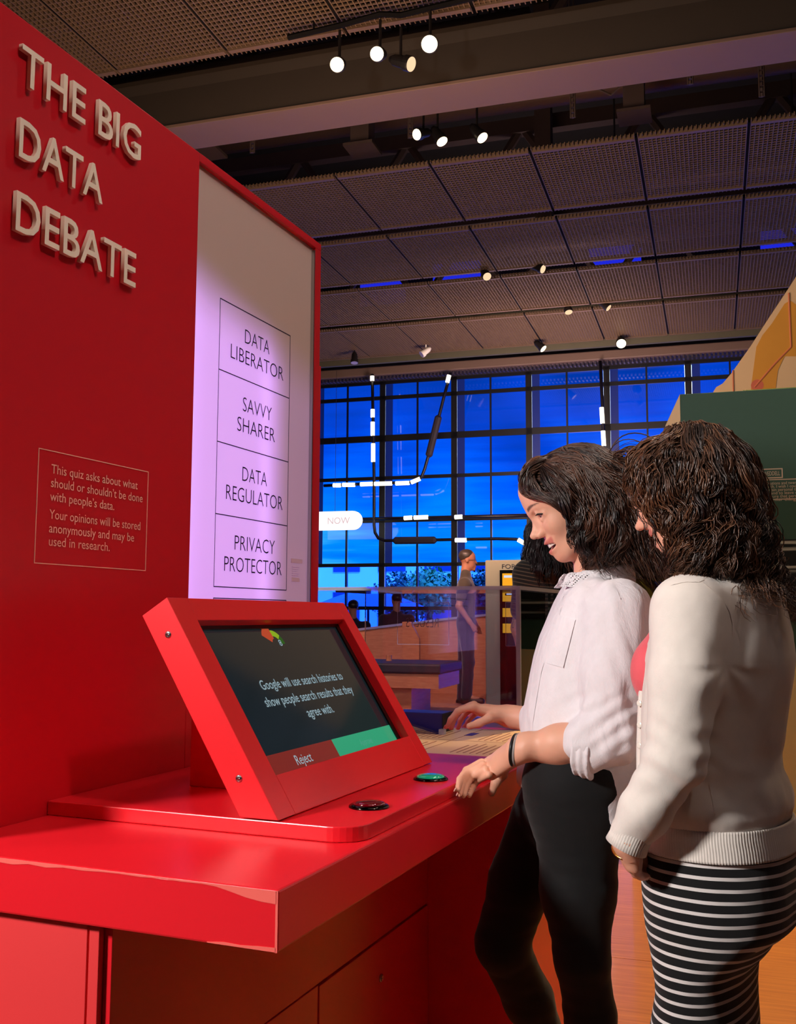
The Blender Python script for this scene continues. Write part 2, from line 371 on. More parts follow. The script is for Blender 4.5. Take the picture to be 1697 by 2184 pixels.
def shell(a_0, a_1):
    return [K(a_0, *f0), K(a_0, *f1), K(a_0, *g1), K(a_0, *g0)]
hs = MB()
hs.prism(shell(as0, 0), A3*mL)
hs.prism([p_+A3*(as1-as0-mR) for p_ in shell(as0, 0)], A3*mR)
W_ = as1-as0
th_ = N3*(-.064)
hs.prism([Fp(as0+mL, 0), Fp(as1-mR, 0), Fp(as1-mR, mB), Fp(as0+mL, mB)], th_)
hs.prism([Fp(as0+mL, L-mT), Fp(as1-mR, L-mT), Fp(as1-mR, L), Fp(as0+mL, L)], th_)
hs.prism([Fp(as0+mL, mB, -.05), Fp(as1-mR, mB, -.05), Fp(as1-mR, L-mT, -.05), Fp(as0+mL, L-mT, -.05)], N3*(-.014))
hs.build('housing', M_REDT, tm, bevel=.0012)
bez = MB()
o1 = .020
for (x0, x1, y0, y1) in ((as0+mL, as1-mR, mB, mB+.001), (as0+mL, as1-mR, L-mT-.008, L-mT), (as0+mL, as0+mL+.001, mB, L-mT), (as1-mR-.016, as1-mR, mB, L-mT)):
    bez.prism([Fp(x0, y0, -o1-.004), Fp(x1, y0, -o1-.004), Fp(x1, y1, -o1-.004), Fp(x0, y1, -o1-.004)], N3*(.004))
bez.build('inner_bezel', mat('screen_bezel', (12, 10, 10), .3), tm)
sg = MB(); sg.prism([Fp(as0+mL, mB, -o1-.012), Fp(as1-mR, mB, -o1-.012), Fp(as1-mR, L-mT, -o1-.012), Fp(as0+mL, L-mT, -o1-.012)], N3*.008)
M_SCR = mat('screen_glass', (10, 13, 15), .08, coat=.25, spec=.35, emit=(34, 48, 54), estr=.42)
scr = sg.build('screen', M_SCR, tm)
def srect(name, m, x0, x1, y0, y1, lift=.0006):
    q = MB().prism([Fp(x0, y0, -o1-.004), Fp(x1, y0, -o1-.004), Fp(x1, y1, -o1-.004), Fp(x0, y1, -o1-.004)], N3*lift)
    return q.build(name, m, scr)
sw = as1-mR-.016-(as0+mL); s0 = as0+mL+.001
srect('reject_bar', mat('reject_red', (110, 40, 34), .12, emit=(150, 52, 44), estr=.35), s0, s0+sw*.50, mB+.001, mB+.044)
srect('approve_bar', mat('approve_green', (30, 120, 90), .12, emit=(54, 170, 126), estr=.62), s0+sw*.50, s0+sw, mB+.001, mB+.044)
M_TXT = emis('screen_text', (170, 195, 205), .75)
def stext(name, t, xc, y, size, fit, m=M_TXT, lift=.0009):
    put_text(name, t, Fp(xc-fit/2, y, -o1-.004), A3, U3, size, m, scr, fit=fit, lift=lift)
xm = s0+sw*.56
stext('question_text', 'Google will use search histories to', xm-.02, mB+.172, .030, .365)
stext('question_text', 'show people search results that they', xm-.02, mB+.136, .030, .395)
stext('question_text', 'agree with.', xm-.02, mB+.100, .030, .118)
stext('reject_word', 'Reject', s0+sw*.262, mB+.012, .029, .064)
stext('approve_word', 'Approve', s0+sw*.74, mB+.014, .022, .062, emis('approve_text', (90, 180, 150), .7))
stext('count_digit', '8', s0+sw*.50, mB+.266, .021, .011)
def arc(name, m, r0, r1, t0, t1, cx, cy):
    n = 8; pts = [(cx+r1*math.cos(t0+(t1-t0)*i/n), cy+r1*math.sin(t0+(t1-t0)*i/n)) for i in range(n+1)]
    pts += [(cx+r0*math.cos(t1+(t0-t1)*i/n), cy+r0*math.sin(t1+(t0-t1)*i/n)) for i in range(n+1)]
    MB().prism([Fp(x, y, -o1-.004) for x, y in pts], N3*.0007).build(name, m, scr)
cx_, cy_ = s0+sw*.475, mB+.268
arc('gauge_segment', emis('gauge_orange', (200, 80, 50), .8), .016, .050, math.radians(95), math.radians(150), cx_, cy_)
arc('gauge_segment', emis('gauge_lime', (150, 185, 40), .8), .022, .036, math.radians(40), math.radians(95), cx_, cy_)
arc('gauge_segment', emis('gauge_green', (60, 105, 40), .7), .022, .036, math.radians(5), math.radians(40), cx_, cy_)
for s, t in ((.86, .0), (.18, .0)):
    q = (f0+(f1-f0)*s)*.5+(g0+(g1-g0)*s)*.5
    sc_ = MB().lathe(K(as0, q[0], q[1]), -A3, [(0, .0065), (.0012, .0062), (.002, .0045), (.0021, .0025), (.0012, .002), (.0012, 0)], 18)
    sc_.build('screw', M_CHROME, tm, smooth=True)
# pedestal box behind the screen, against the partition
MB().prism([K(1.772, 1.173, ZB+.0004), K(1.772, .935, ZB+.0004), K(1.772, 1.09, 1.19), K(1.772, 1.173, 1.19)], A3*.30).build('support_box', M_REDT, tm, bevel=.0015)
# ------------------------------------------------------------------ reading board, vitrine, blue box, sticker stand
bd = thing('reading_board', K(2.75, .9, ZC), 'flat cream board of printed columns lying on the far end of the counter', 'board')
M_BOARD = mat('cream_board', (232, 196, 150), .45)
ab0, ab1 = 2.462, 3.05; bb0, bb1 = .70, 1.30
MB().kbox(ab0, ab1, bb0, bb1, ZC+.0005, ZC+.021).build('board', M_BOARD, bd, bevel=.0015)
pr_ = MB(); zz = ZC+.0212
for c0, r0, nr, wd in ((2.50, .98, 9, .20), (2.50, .73, 9, .20), (2.77, 1.0, 9, .2), (2.77, .74, 9, .2), (2.50, 1.2, 6, .18)):
    for i in range(nr):
        pr_.kbox(c0, c0+wd*(1-.12*((i*7) % 3)), r0+i*.0175, r0+i*.0175+.004, zz, zz+.0003)
for b in (.715, .95, 1.17): pr_.kbox(2.48, 3.03, b, b+.0016, zz, zz+.0003)
pr_.kbox(2.74, 2.7416, .715, 1.28, zz, zz+.0003)
pr_.build('printed_lines', mat('brown_print', (160, 96, 76), .6), bd)
MB().kbox(2.80, 2.90, .735, .77, zz, zz+.0004).build('printed_photo', mat('violet_print', (70, 50, 140), .5), bd)
MB().kbox(2.86, 2.93, .93, .955, zz, zz+.0004).build('printed_photo', mat('violet_print', (70, 50, 140), .5), bd)
vt = thing('vitrine', K(3.33, 1.2, ZC), 'clear acrylic display case standing on the counter behind the cream board', 'display case')
M_ACR = clear('acrylic_sheet', (236, 240, 250), .06)
M_ACE = mat('acrylic_edge', (205, 205, 222), .15, alpha=.5)
va0, va1, vb0, vb1, vz0, vz1 = 3.067, 3.600, .842, 1.60, ZC+.0005, 1.362
t_ = .010
MB().kbox(va0, va0+t_, vb0+t_, vb1, vz0, vz1-t_).build('front_pane', M_ACR, vt)
MB().kbox(va1-t_, va1, vb0+t_, vb1, vz0, vz1-t_).build('back_pane', M_ACR, vt)
MB().kbox(va0, va1, vb0, vb0+t_, vz0, vz1-t_).build('side_pane', M_ACR, vt)
MB().kbox(va0, va1, vb0, vb1, vz1-t_, vz1).build('lid', M_ACR, vt)
MB().kbox(va0-.002, va0+.011, vb0-.002, vb0+.011, vz0, vz1).build('polished_edge', M_ACE, vt)
MB().kbox(va0-.002, va0+.006, vb0+.011, vb1, vz1-.011, vz1+.001).build('polished_edge', M_ACE, vt)
MB().kbox(va0+.011, va1, vb0-.002, vb0+.006, vz1-.011, vz1+.001).build('polished_edge', M_ACE, vt)
M_ETCH = mat('etched_white', (215, 210, 225), .5)
for (c, wd) in ((1.36, .13), (.97, .085)):
    # etched on the far pane and read from the other side, so mirrored from here
    put_text('etched_word', 'RESULTS', K(va1-t_-.001, c-wd/2, 1.225), B3, Z3, .052, M_ETCH, vt, fit=wd, bold=-.001)
    line_rect(MB(), K(va1-t_-.001, c-wd*.8, 1.16), B3, Z3, wd*1.6, .16, .0015, .0008).build('etched_frame', M_ETCH, vt)
bx = thing('blue_box', K(2.93, 1.15, ZC+.021), 'small dark blue carton behind the clear wedge stand on the cream board', 'box')
bp = MB(); bp.kbox(2.90, 2.985, 1.035, 1.19, ZC+.0215, ZC+.078); bp.build('carton', mat('blue_carton', (26, 34, 120), .35), bx, bevel=.002)
MB().kbox(2.895, 2.99, 1.032, 1.0345, ZC+.022, ZC+.0775).build('end_flap', mat('black_print_card', (24, 22, 24), .5), bx)
bs = thing('clear_stand', K(2.86, 1.1, ZC+.021), 'clear acrylic wedge stand in front of the blue carton', 'stand')
MB().prism([K(2.85, 1.03, ZC+.0215), K(2.85, 1.19, ZC+.0215), K(2.85, 1.19, ZC+.062)], A3*.035).build('wedge', clear('acrylic_wedge', (200, 205, 215), .2), bs)
MB().kbox(2.845, 2.865, 1.012, 1.028, ZC+.0215, ZC+.037).build('foot_block', M_ACE, bs)
# ================================================================== GLASS WALL AND WHAT IS BEYOND
DW = 18.0
M_FRAME = mat('dark_window_frame', (12, 12, 20), .4, noise=.1)
def blind_mat():
    # backlit blue roller film: daylight through a blue gel, uneven with soft streaks
    m = bpy.data.materials.new('blue_backlit_film'); m.use_nodes = True; nt = m.node_tree; nt.nodes.clear()
    tc = nt.nodes.new('ShaderNodeTexCoord'); oi = nt.nodes.new('ShaderNodeObjectInfo')
    geo = nt.nodes.new('ShaderNodeNewGeometry'); sx = nt.nodes.new('ShaderNodeSeparateXYZ'); nt.links.new(geo.outputs['Position'], sx.inputs[0])
    mp = nt.nodes.new('ShaderNodeMapping'); mp.inputs['Scale'].default_value = (.5, .5, 7); nt.links.new(geo.outputs['Position'], mp.inputs[0])
    n = nt.nodes.new('ShaderNodeTexNoise'); n.inputs['Scale'].default_value = .9; n.inputs['Detail'].default_value = 3; nt.links.new(mp.outputs[0], n.inputs['Vector'])
    n2 = nt.nodes.new('ShaderNodeTexNoise'); n2.inputs['Scale'].default_value = .55; n2.inputs['Detail'].default_value = 1; nt.links.new(geo.outputs['Position'], n2.inputs['Vector'])
    low = mrange(nt, sx.outputs['Z'], 5.9, 2.2, 0, 1, 'LINEAR')
    left = mrange(nt, sx.outputs['X'], 4.5, -2.0, 0, .35, 'LINEAR')
    f = mop(nt, 'ADD', mop(nt, 'MULTIPLY', low, .62), mop(nt, 'MULTIPLY', mop(nt, 'SUBTRACT', n2.outputs['Fac'], .5), .7))
    f = mop(nt, 'ADD', f, mop(nt, 'MULTIPLY', mop(nt, 'SUBTRACT', n.outputs['Fac'], .5), mop(nt, 'MULTIPLY', low, .8)))
    f = mop(nt, 'ADD', f, mop(nt, 'MULTIPLY', left, low))
    r = nt.nodes.new('ShaderNodeValToRGB'); e = r.color_ramp.elements
    e[0].position = 0; e[0].color = lin((0, 48, 150))+(1,); e[1].position = 1; e[1].color = lin((50, 165, 255))+(1,)
    for pos, c in ((.25, (0, 62, 200)), (.5, (0, 92, 245)), (.78, (0, 126, 255))):
        q = e.new(pos); q.color = lin(c)+(1,)
    nt.links.new(f, r.inputs[0])
    em = nt.nodes.new('ShaderNodeEmission'); em.inputs[1].default_value = 1.3; nt.links.new(r.outputs[0], em.inputs[0])
    gl = nt.nodes.new('ShaderNodeBsdfGlossy'); gl.inputs['Roughness'].default_value = .05; gl.inputs['Color'].default_value = (.06, .06, .08, 1)
    ad = nt.nodes.new('ShaderNodeAddShader'); nt.links.new(em.outputs[0], ad.inputs[0]); nt.links.new(gl.outputs[0], ad.inputs[1])
    o = nt.nodes.new('ShaderNodeOutputMaterial'); nt.links.new(ad.outputs[0], o.inputs[0]); return m
M_BLIND = blind_mat()
M_GLASS = clear('blue_gel_glass', (96, 155, 255), .05)
cols = [4.52+1.397*k for k in range(-7, 7)]            # main mullions
rowsz = [.12, .62, 1.40, 2.20, 3.05, 3.84, 4.60, 5.38, 5.66]
gw = link('window_1', None, None, G(3, DW, 0)); gw['kind'] = 'structure'
mb = MB()
for c in cols: mb.gbox(c-.055, c+.055, DW-.03, DW+.10, 0, 5.7)
mb.build('mullion_frame', M_FRAME, gw)
mb = MB()
for c in cols[:-1]: mb.gbox(c+.69, c+.72, DW-.04, DW+.04, 0, 5.68)
mb.build('glazing_bar', M_FRAME, gw)
for z, t in ((.12, .10), (.62, .03), (1.40, .055), (2.205, .055), (3.05, .085), (3.84, .055), (4.60, .10), (5.38, .06), (5.68, .06)):
    MB().gbox(cols[0], cols[-1], DW-.03, DW+.06, z-t*.6, z+t*.6).build('transom', M_FRAME, gw)
# inner dark returns beside each main mullion (film stops short of the post)
M_RET = mat('film_return', (4, 22, 80), .4, emit=(0, 34, 120), estr=.5)
cell = {}
for ci, c in enumerate(cols[:-1]):
    for h in range(2):
        x0 = c+.06 if h == 0 else c+.72; x1 = c+.69 if h == 0 else cols[ci+1]-.06
        for ri in range(3, 8):
            z0, z1 = rowsz[ri], rowsz[ri+1]
            key = (round(x1-x0, 3), ri)
            if key not in cell:
                q = MB().box((-(x1-x0), 0, 0), (x1-x0, 0, 0), (0, .01, 0), (0, 0, z1-z0)); me = bpy.data.meshes.new('pane'); me.from_pydata(q.v, [], q.f); me.materials.append(M_BLIND); cell[key] = me
            link('pane', cell[key], gw, G(x0, DW, z0), -YB)
    mb = MB(); mb.gbox(cols[ci+1]-.20, cols[ci+1]-.06, DW-.012, DW-.002, 2.2, 5.66); mb.build('film_edge', M_RET, gw)
    for ri in range(0, 3):
        MB().gbox(c+.06, cols[ci+1]-.06, DW, DW+.01, rowsz[ri], rowsz[ri+1]).build('clear_pane', M_GLASS, gw)
# header band above the glass: ribbed strip, beige-lilac beam, green-grey soffit face
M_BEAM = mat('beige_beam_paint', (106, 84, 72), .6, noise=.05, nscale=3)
struct(MB().gbox(-7, 11, DW-.4, DW+.2, 5.70, 9).build('trim_1', mat('upper_wall', (40, 34, 36), .8)))
struct(MB().gbox(-7, 11, 17.30, 17.5, 5.66, 5.82).build('trim_2', M_BEAM, bevel=.02))
rb = MB()
for i in range(230): c = -6+i*.07; rb.gbox(c, c+.03, 17.36, 17.50, 5.60, 5.655)
rib = rb.build('ribbed_edge', mat('ribbed_metal', (58, 50, 62), .4), bpy.data.objects['trim_2']); rib['kind'] = 'stuff'
struct(MB().gbox(-7, 11, 16.52, 16.60, 5.68, 6.4).build('trim_3', mat('grey_green_soffit', (80, 76, 58), .7, noise=.08, nscale=4)))
# ------------------------------------------------------------------ outside: terrace, pale building, trees, parasol, sky light
struct(MB().gbox(-20, 40, 18.6, 60, -.3, -.05).build('terrace_ground', mat('pale_paving', (200, 205, 210), .8)))
sun = bpy.data.lights.new('sun', 'SUN'); sun.energy = 16.0; sun.angle = .01; so = bpy.data.objects.new('sun', sun); COL.objects.link(so)
so.rotation_euler = Vector((-.4, .75, -.9)).to_track_quat('-Z', 'Y').to_euler()
bl = thing('cafe_building', G(6, 34, 0), 'pale building with rows of windows seen low through the blue glass', 'building')
MB().gbox(-6, 22, 34, 40, 0, 9).build('wall', mat('white_render', (235, 238, 240), .8, noise=.05, nscale=2), bl)
for i in range(16):
    for j in range(3):
        MB().gbox(-5+i*1.7, -4+i*1.7, 33.96, 34.0, .8+j*2.0, 2.2+j*2.0).build('window', mat('far_window', (40, 60, 90), .2), bl)
leafm = mat('tree_leaves', (40, 70, 30), .6, noise=.5, nscale=2)
leafl = mat('tree_leaves_light', (120, 160, 70), .6, noise=.4, nscale=2)
def tree(c, d, h, r, m, lab):
    t = thing('tree', G(c, d, 0), lab, 'tree', 'trees on the terrace')
    MB().tube([G(c, d, 0), G(c+.05, d, h*.5), G(c, d, h)], [.12, .09, .05], 8).build('trunk', mat('bark', (70, 52, 38), .9), t, smooth=True)
    lf = MB(); rr = random.Random(int(c*100))
    for i in range(1500):
        u = np.array([rr.gauss(0, 1) for _ in range(3)]); u = u/np.linalg.norm(u)*(rr.random()**.4)*r; u[2] *= .9
        q = G(c, d, h)+u; s = .05+.06*rr.random(); e1 = np.array([rr.gauss(0, 1) for _ in range(3)]); e1 /= np.linalg.norm(e1); e2 = np.cross(e1, u); e2 /= max(np.linalg.norm(e2), 1e-6)
        lf.add([q-e1*s, q+e2*s*.5, q+e1*s, q-e2*s*.5], [(0, 1, 2, 3)])
    o = lf.build('foliage', m, t); o['kind'] = 'stuff'
tree(8.3, 27, 1.7, .9, leafm, 'dark leafy tree outside at the left end of the clear glass strip')
tree(6.9, 25, 1.9, .7, leafl, 'light leafy tree outside beside the dark one')
tree(5.6, 26, 1.8, .8, leafm, 'dark leafy tree outside behind the middle mullion')
tree(3.2, 24, 1.7, .7, leafl, 'leafy tree outside behind the standing man')
pr = thing('parasol', G(7.9, 23, 0), 'wide pale parasol on the terrace outside the glass', 'parasol')
MB().tube([G(7.9, 23, 0), G(7.9, 23, 1.95)], .03, 8).build('pole', M_FRAME, pr)
MB().lathe(G(7.9, 23, 1.42), Z3, [(0, 1.5), (.02, 1.5), (.30, .75), (.52, .02)], 10).build('canopy', mat('parasol_cloth', (215, 215, 225), .8), pr)
for i, (c, d) in enumerate(((6.5, 21.5), (5.0, 21.0), (4.0, 22.0))):
    t = thing('cafe_chair', G(c, d, 0), ['leftmost white terrace chair outside the glass', 'middle white terrace chair outside the glass', 'rightmost white terrace chair outside the glass'][i], 'chair', 'terrace chairs')
    MB().gbox(c-.2, c+.2, d-.2, d+.2, .44, .47).build('seat', M_WHITE, t)
    MB().gbox(c-.2, c+.2, d+.18, d+.21, .47, .9).build('backrest', M_WHITE, t)
    for sx_ in (-.18, .18):
        for sy_ in (-.18, .18): MB().tube([G(c+sx_, d+sy_, 0), G(c+sx_, d+sy_, .44)], .015, 6).build('leg', M_WHITE, t)

# ================================================================== SUSPENDED GRID CEILING
ZG = 5.77
M_GRID = mat('grid_bronze', (100, 79, 60), .55, noise=.1, nscale=3)
def grid_mesh(wd, ln, pitch_c=.040, pitch_d=.050):
    q = MB(); t = .008; hgt = .026
    n = int(wd/pitch_c)
    for i in range(n+1):
        x = i*wd/n
        q.box((x-t/2, -.07, 0), (t, 0, 0), (0, ln+.14, 0), (0, 0, hgt))
    n = int(ln/pitch_d)
    for j in range(n+1):
        y = j*ln/n; q.box((0, y-t/2, .002), (wd, 0, 0), (0, t, 0), (0, 0, .012))
    for y in (0.0, ln): q.box((0, y-.022, -.012), (wd, 0, 0), (0, .044, 0), (0, 0, .05))
    me = bpy.data.meshes.new('grid_panel'); me.from_pydata(q.v, [], q.f); me.materials.append(M_GRID); return me
pc = 1.01
def grid_bay(d0, d1, c_hi, c_lo, lab, z=ZG):
    t = thing('ceiling_grid', G((c_hi+c_lo)/2, d0, z), lab, 'ceiling grid', 'open mesh ceiling bays')
    me = grid_mesh(pc-.035, d1-d0)
    k0 = math.floor((c_lo-.59)/pc); k1 = math.ceil((c_hi-.59)/pc)
    for k in range(k0, k1+1):
        link('grid_panel', me, t, G(.59+pc*k-.018, d0, z), -YB)
        MB().gbox(.59+pc*k-.017, .59+pc*k+.017, d0, d1, z+.01, z+.05).build('joint_rail', M_BLACK, t)
grid_bay(9.42, 10.86, 6, -3, 'nearest full bay of bronze mesh ceiling, just beyond the beige beam')
grid_bay(11.18, 12.64, 7, -4, 'second bay of bronze mesh ceiling beyond the beige beam')
grid_bay(12.96, 14.42, 8, -4, 'third bay of bronze mesh ceiling, between the two far spotlight rows')
grid_bay(14.74, 16.42, 9, -5, 'last bay of bronze mesh ceiling, in front of the glass wall')
grid_bay(2.9, 6.95, 6, -.4, 'near mesh ceiling above the red partition, on this side of the dark beam')
# big beam
tb = struct(link('trim_4', None, None, G(2, 7.8, 5.5)))
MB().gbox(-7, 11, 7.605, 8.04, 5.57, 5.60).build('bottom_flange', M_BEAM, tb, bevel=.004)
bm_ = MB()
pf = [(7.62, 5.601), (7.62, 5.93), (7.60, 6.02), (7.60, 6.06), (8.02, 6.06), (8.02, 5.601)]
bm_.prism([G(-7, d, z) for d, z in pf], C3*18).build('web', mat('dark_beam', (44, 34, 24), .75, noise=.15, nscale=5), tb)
# roof void: trusses, ducts, hangers, skylight strips
M_VOID = mat('void_steel', (62, 48, 46), .7, noise=.2, nscale=4)
M_VDARK = mat('void_dark_steel', (18, 15, 16), .8)
for i, d in enumerate((9.0, 12.9, 16.4)):
    t = thing('roof_truss', G(2, d, 7.0), ['near steel roof truss above the mesh ceiling', 'middle steel roof truss above the mesh ceiling', 'far steel roof truss above the mesh ceiling'][i], 'roof truss', 'roof trusses')
    MB().gbox(-7, 11, d-.08, d+.08, 7.7, 7.9).build('top_chord', M_VOID, t); MB().gbox(-7, 11, d-.08, d+.08, 6.5, 6.65).build('bottom_chord', M_VOID, t)
    for k in range(11):
        c = -6.5+k*1.6
        MB().tube([G(c, d, 6.58), G(c+.8, d, 7.8)], .06, 6).build('brace', M_VOID, t); MB().tube([G(c+.8, d, 7.8), G(c+1.6, d, 6.58)], .06, 6).build('brace', M_VOID, t)
for i, (d, z, c0, c1) in enumerate(((10.4, 6.9, -6, 7), (11.9, 6.4, -6, 3), (8.9, 6.75, 1.5, 9), (14.0, 6.6, -5, 8))):
    t = thing('air_duct', G((c0+c1)/2, d, z), ['wide grey duct right of centre above the first mesh bay', 'narrow duct above the second mesh bay', 'duct above the dark gap beside the beam', 'duct above the third mesh bay'][i], 'duct', 'roof ducts')
    MB().tube([G(c0, d, z), G(c1, d, z)], .17 if i != 1 else .09, 14).build('pipe', mat('duct_metal', (96, 76, 70), .45, metal=.4), t, smooth=True)
    for k in range(int(c0)+1, int(c1), 2): MB().tube([G(k, d, z+.1), G(k, d, 7.9)], .012, 6).build('hanger', M_VDARK, t)
hg = MB()
cross = ((.62, 9.7), (3.4, 9.6), (-1.3, 9.4), (5.0, 9.2), (1.9, 12.2))
for i, (c, d) in enumerate(cross):
    t = thing('roof_post', G(c, d, 6.0), ['square steel post in the roof void, behind the nearest spotlights', 'square steel post in the roof void left of the spotlights', 'square steel post in the roof void at the right', 'square steel post in the roof void above the light box', 'square steel post above the second mesh bay'][i], 'post', 'roof posts')
    MB().gbox(c-.10, c+.10, d-.10, d+.10, 6.15, 9).build('shaft', M_VOID, t)
    MB().gbox(c-.16, c+.16, d-.16, d+.16, 6.12, 6.15).build('base_plate', M_VOID, t)
for i, (c, d) in enumerate(((2.7, 8.95), (1.15, 9.0), (-.5, 9.1), (4.3, 8.8), (-1.9, 9.0), (.1, 8.7))):
    t = thing('perforated_hanger', G(c, d, 5.9), ['perforated hanger strip left of centre in the dark gap, right of the spotlight trio', 'perforated hanger strip near the middle of the dark ceiling gap', 'perforated hanger strip right of the square steel post', 'perforated hanger strip furthest left, above the light box', 'perforated hanger strip furthest right in the dark gap', 'short perforated hanger strip close behind the beige beam'][i], 'hanger', 'perforated hangers')
    q = MB()
    for k in range(22): q.tube([G(c-.02+.00, d, 5.85+k*.05), G(c-.02, d, 5.88+k*.05)], .016, 6)
    q.tube([G(c-.04, d, 5.85), G(c-.04, d, 7.0)], .008, 6).tube([G(c, d, 5.85), G(c, d, 7.0)], .008, 6)
    q.build('strip', M_VOID, t)
sl = thing('roof_light', G(2, 10.9, 7.6), 'strip of dim lilac roof glazing seen through the ceiling gap', 'roof light')
for k in range(14):
    c = -5.6+k*1.0
    cc = [(84, 74, 150), (70, 52, 70), (110, 90, 110), (96, 62, 84), (60, 44, 60)][k % 5] if k > 5 else [(120, 108, 118), (130, 100, 110), (150, 70, 100), (92, 76, 96), (100, 84, 92), (110, 92, 98)][k]
    if k > 9: cc = [(64, 54, 150), (72, 62, 170)][k % 2]
    MB().gbox(c+.02, c+.97, 10.6, 10.62, 6.98, 7.36).build('glass_pane', emis('roof_pane_%d' % k, cc, .55), sl)
for k in range(8):
    c = -4.4+k*1.35
    if k in (0, 3, 5): continue
    MB().gbox(c, c+.85, 16.6, 16.62, 7.0-.25*(k % 2), 7.4-.25*(k % 2)).build('glass_pane', emis('roof_pane_blue', (34, 44, 235), .8), sl)
# cables
CL = ['loose grey cable slung at the far right of the ceiling gap', 'loose grey cable slung right of the ceiling gap middle', 'loose grey cable slung above the spotlight trio', 'loose grey cable slung at the left end of the ceiling gap']
for i in range(4):
    rr = random.Random(40+i); c = -3+i*2.7; pts = []
    for k in range(7): pts.append(G(c+k*.35+rr.uniform(-.1, .1), 8.35+rr.uniform(0, .6), 6.15+.25*math.sin(k*1.3+i)+rr.uniform(-.06, .06)))
    tag(MB().tube(pts, .012, 5).build('cable', mat('cable_grey', (60, 48, 44), .6)), CL[i], 'cable', 'ceiling cables')

# ================================================================== SPOT LAMPS
M_LENS = emis('lamp_lens', (255, 226, 178), 5.5); M_LENSD = emis('lamp_lens_dim', (255, 214, 170), 1.1); M_LOFF = mat('unlit_lens', (150, 140, 160), .2)
M_CAN = mat('lamp_can_black', (20, 17, 18), .4)
def spot(c, d, z, aim, lens, r, lab, can=M_CAN, L_=.20, ztop=None, group='ceiling spotlights'):
    p0 = G(c, d, z); ax = np.array(aim, float); ax /= np.linalg.norm(ax)
    t = thing('spotlight', p0, lab, 'spotlight', group)
    MB().lathe(p0, -ax, [(0, r*1.08), (.012, r*1.12), (.05, r*1.12), (.052, r*.95), (L_*.8, r*.8), (L_, r*.45), (L_+.001, 0)], 20).build('can', can, t, smooth=False)
    MB().lathe(p0+ax*.002, -ax, [(0, r), (.004, r), (.005, 0)], 24).build('lens', lens, t, smooth=False)
    top = p0-ax*L_*.5; zt = ztop or (top[2]+.27)
    MB().tube([top, [top[0], top[1], zt]], .012, 6).build('yoke', can, t)
def spx(px, py, z, aim, lens, r, lab, **kw_):
    r_ = cF+(px-CXP)/FPX*cR-(py-CYP)/FPX*cU; p = cC+r_*((z-H)/r_[2]); spot(p@C3, p@D3, z, aim, lens, r, lab, **kw_)
CAMD = lambda c, d, z: cC-G(c, d, z)
near = [(718, 138, 5.35, (-.15, -1, -.62), M_LENS, .052, 'first lit spotlight of the front row, half shaded lens'),
        (803, 115, 5.35, (-.25, -1, -.55), M_LENS, .050, 'second lit spotlight of the front row, round glowing lens'),
        (876, 137, 5.30, (.75, -.45, -.45), M_LENSD, .052, 'dimmer side-turned spotlight in the front row'),
        (915, 94, 5.38, (-.1, -1, -.60), M_LENS, .058, 'brightest spotlight at the right end of the front row'),
        (888, 287, 5.75, (-.62, -.6, -.42), M_LENS, .050, 'left spotlight of the trio beyond the beige beam'),
        (942, 302, 5.72, (.30, -.25, -.62), M_LENS, .054, 'middle downward spotlight of the trio beyond the beige beam'),
        (1028, 294, 5.72, (.38, -.30, -.62), M_LENS, .054, 'right downward spotlight of the trio beyond the beige beam')]
for a in near: spx(*a)
far = [(1038, 590, 5.66, (.2, -.6, -.6), M_LENSD, .055, 'left lamp in the gap between the second and third mesh bays'),
       (1157, 574, 5.72, (.7, -.5, -.45), M_LENSD, .055, 'right lamp in the gap between the second and third mesh bays'),
       (1212, 666, 5.68, (.1, -.35, -.9), M_LENSD, .055, 'left lamp in the gap before the last mesh bay'),
       (1297, 657, 5.70, (.6, -.3, -.6), M_LENSD, .050, 'right lamp in the gap before the last mesh bay'),
       (1324, 733, 5.62, (-.1, -.8, -.6), M_LENS, .075, 'round lit lamp on the soffit, right of the black side lamp'),
       (1158, 744, 5.60, (.55, -.3, -.6), M_LENS, .060, 'black side lamp on the soffit with narrow lit lens'),
       (755, 774, 5.55, (0, -.2, -1), M_LOFF, .060, 'small unlit black lamp on the soffit beside the red post'),
       (898, 756, 5.60, (-.6, -.2, -.5), M_LOFF, .055, 'unlit white lamp on the soffit')]
for a in far: spx(*a, group='far ceiling lamps', can=(M_WHITE if 'white lamp' in a[6] else M_CAN))
def track(lst, lab, zr=.26):
    P_ = []
    for (px, py, z, aim, *_r) in lst:
        r_ = cF+(px-CXP)/FPX*cR-(py-CYP)/FPX*cU; p = cC+r_*((z-H)/r_[2]); ax = nrm0(aim); q = p-ax*.10; P_.append(np.array([q[0], q[1], q[2]+zr]))
    e = P_[-1]-P_[0]; t = thing('lighting_track', P_[0], lab, 'track', 'lighting tracks')
    z = max(q[2] for q in P_)+.02
    for i in range(len(P_)): P_[i][2] = z
    MB().tube([P_[0]-e*.6]+P_+[P_[-1]+e*.5], .022, 6).build('rail', M_BLACK, t)
    for q in (P_[0]-e*.3, P_[-1]+e*.25): MB().tube([q, [q[0], q[1], 7.9]], .008, 5).build('drop_rod', M_BLACK, t)
def nrm0(v): v = np.array(v, float); return v/np.linalg.norm(v)
track(near[:4], 'black lighting track carrying the front row of lit spotlights'); track(near[4:], 'black lighting track carrying the trio beyond the beige beam')
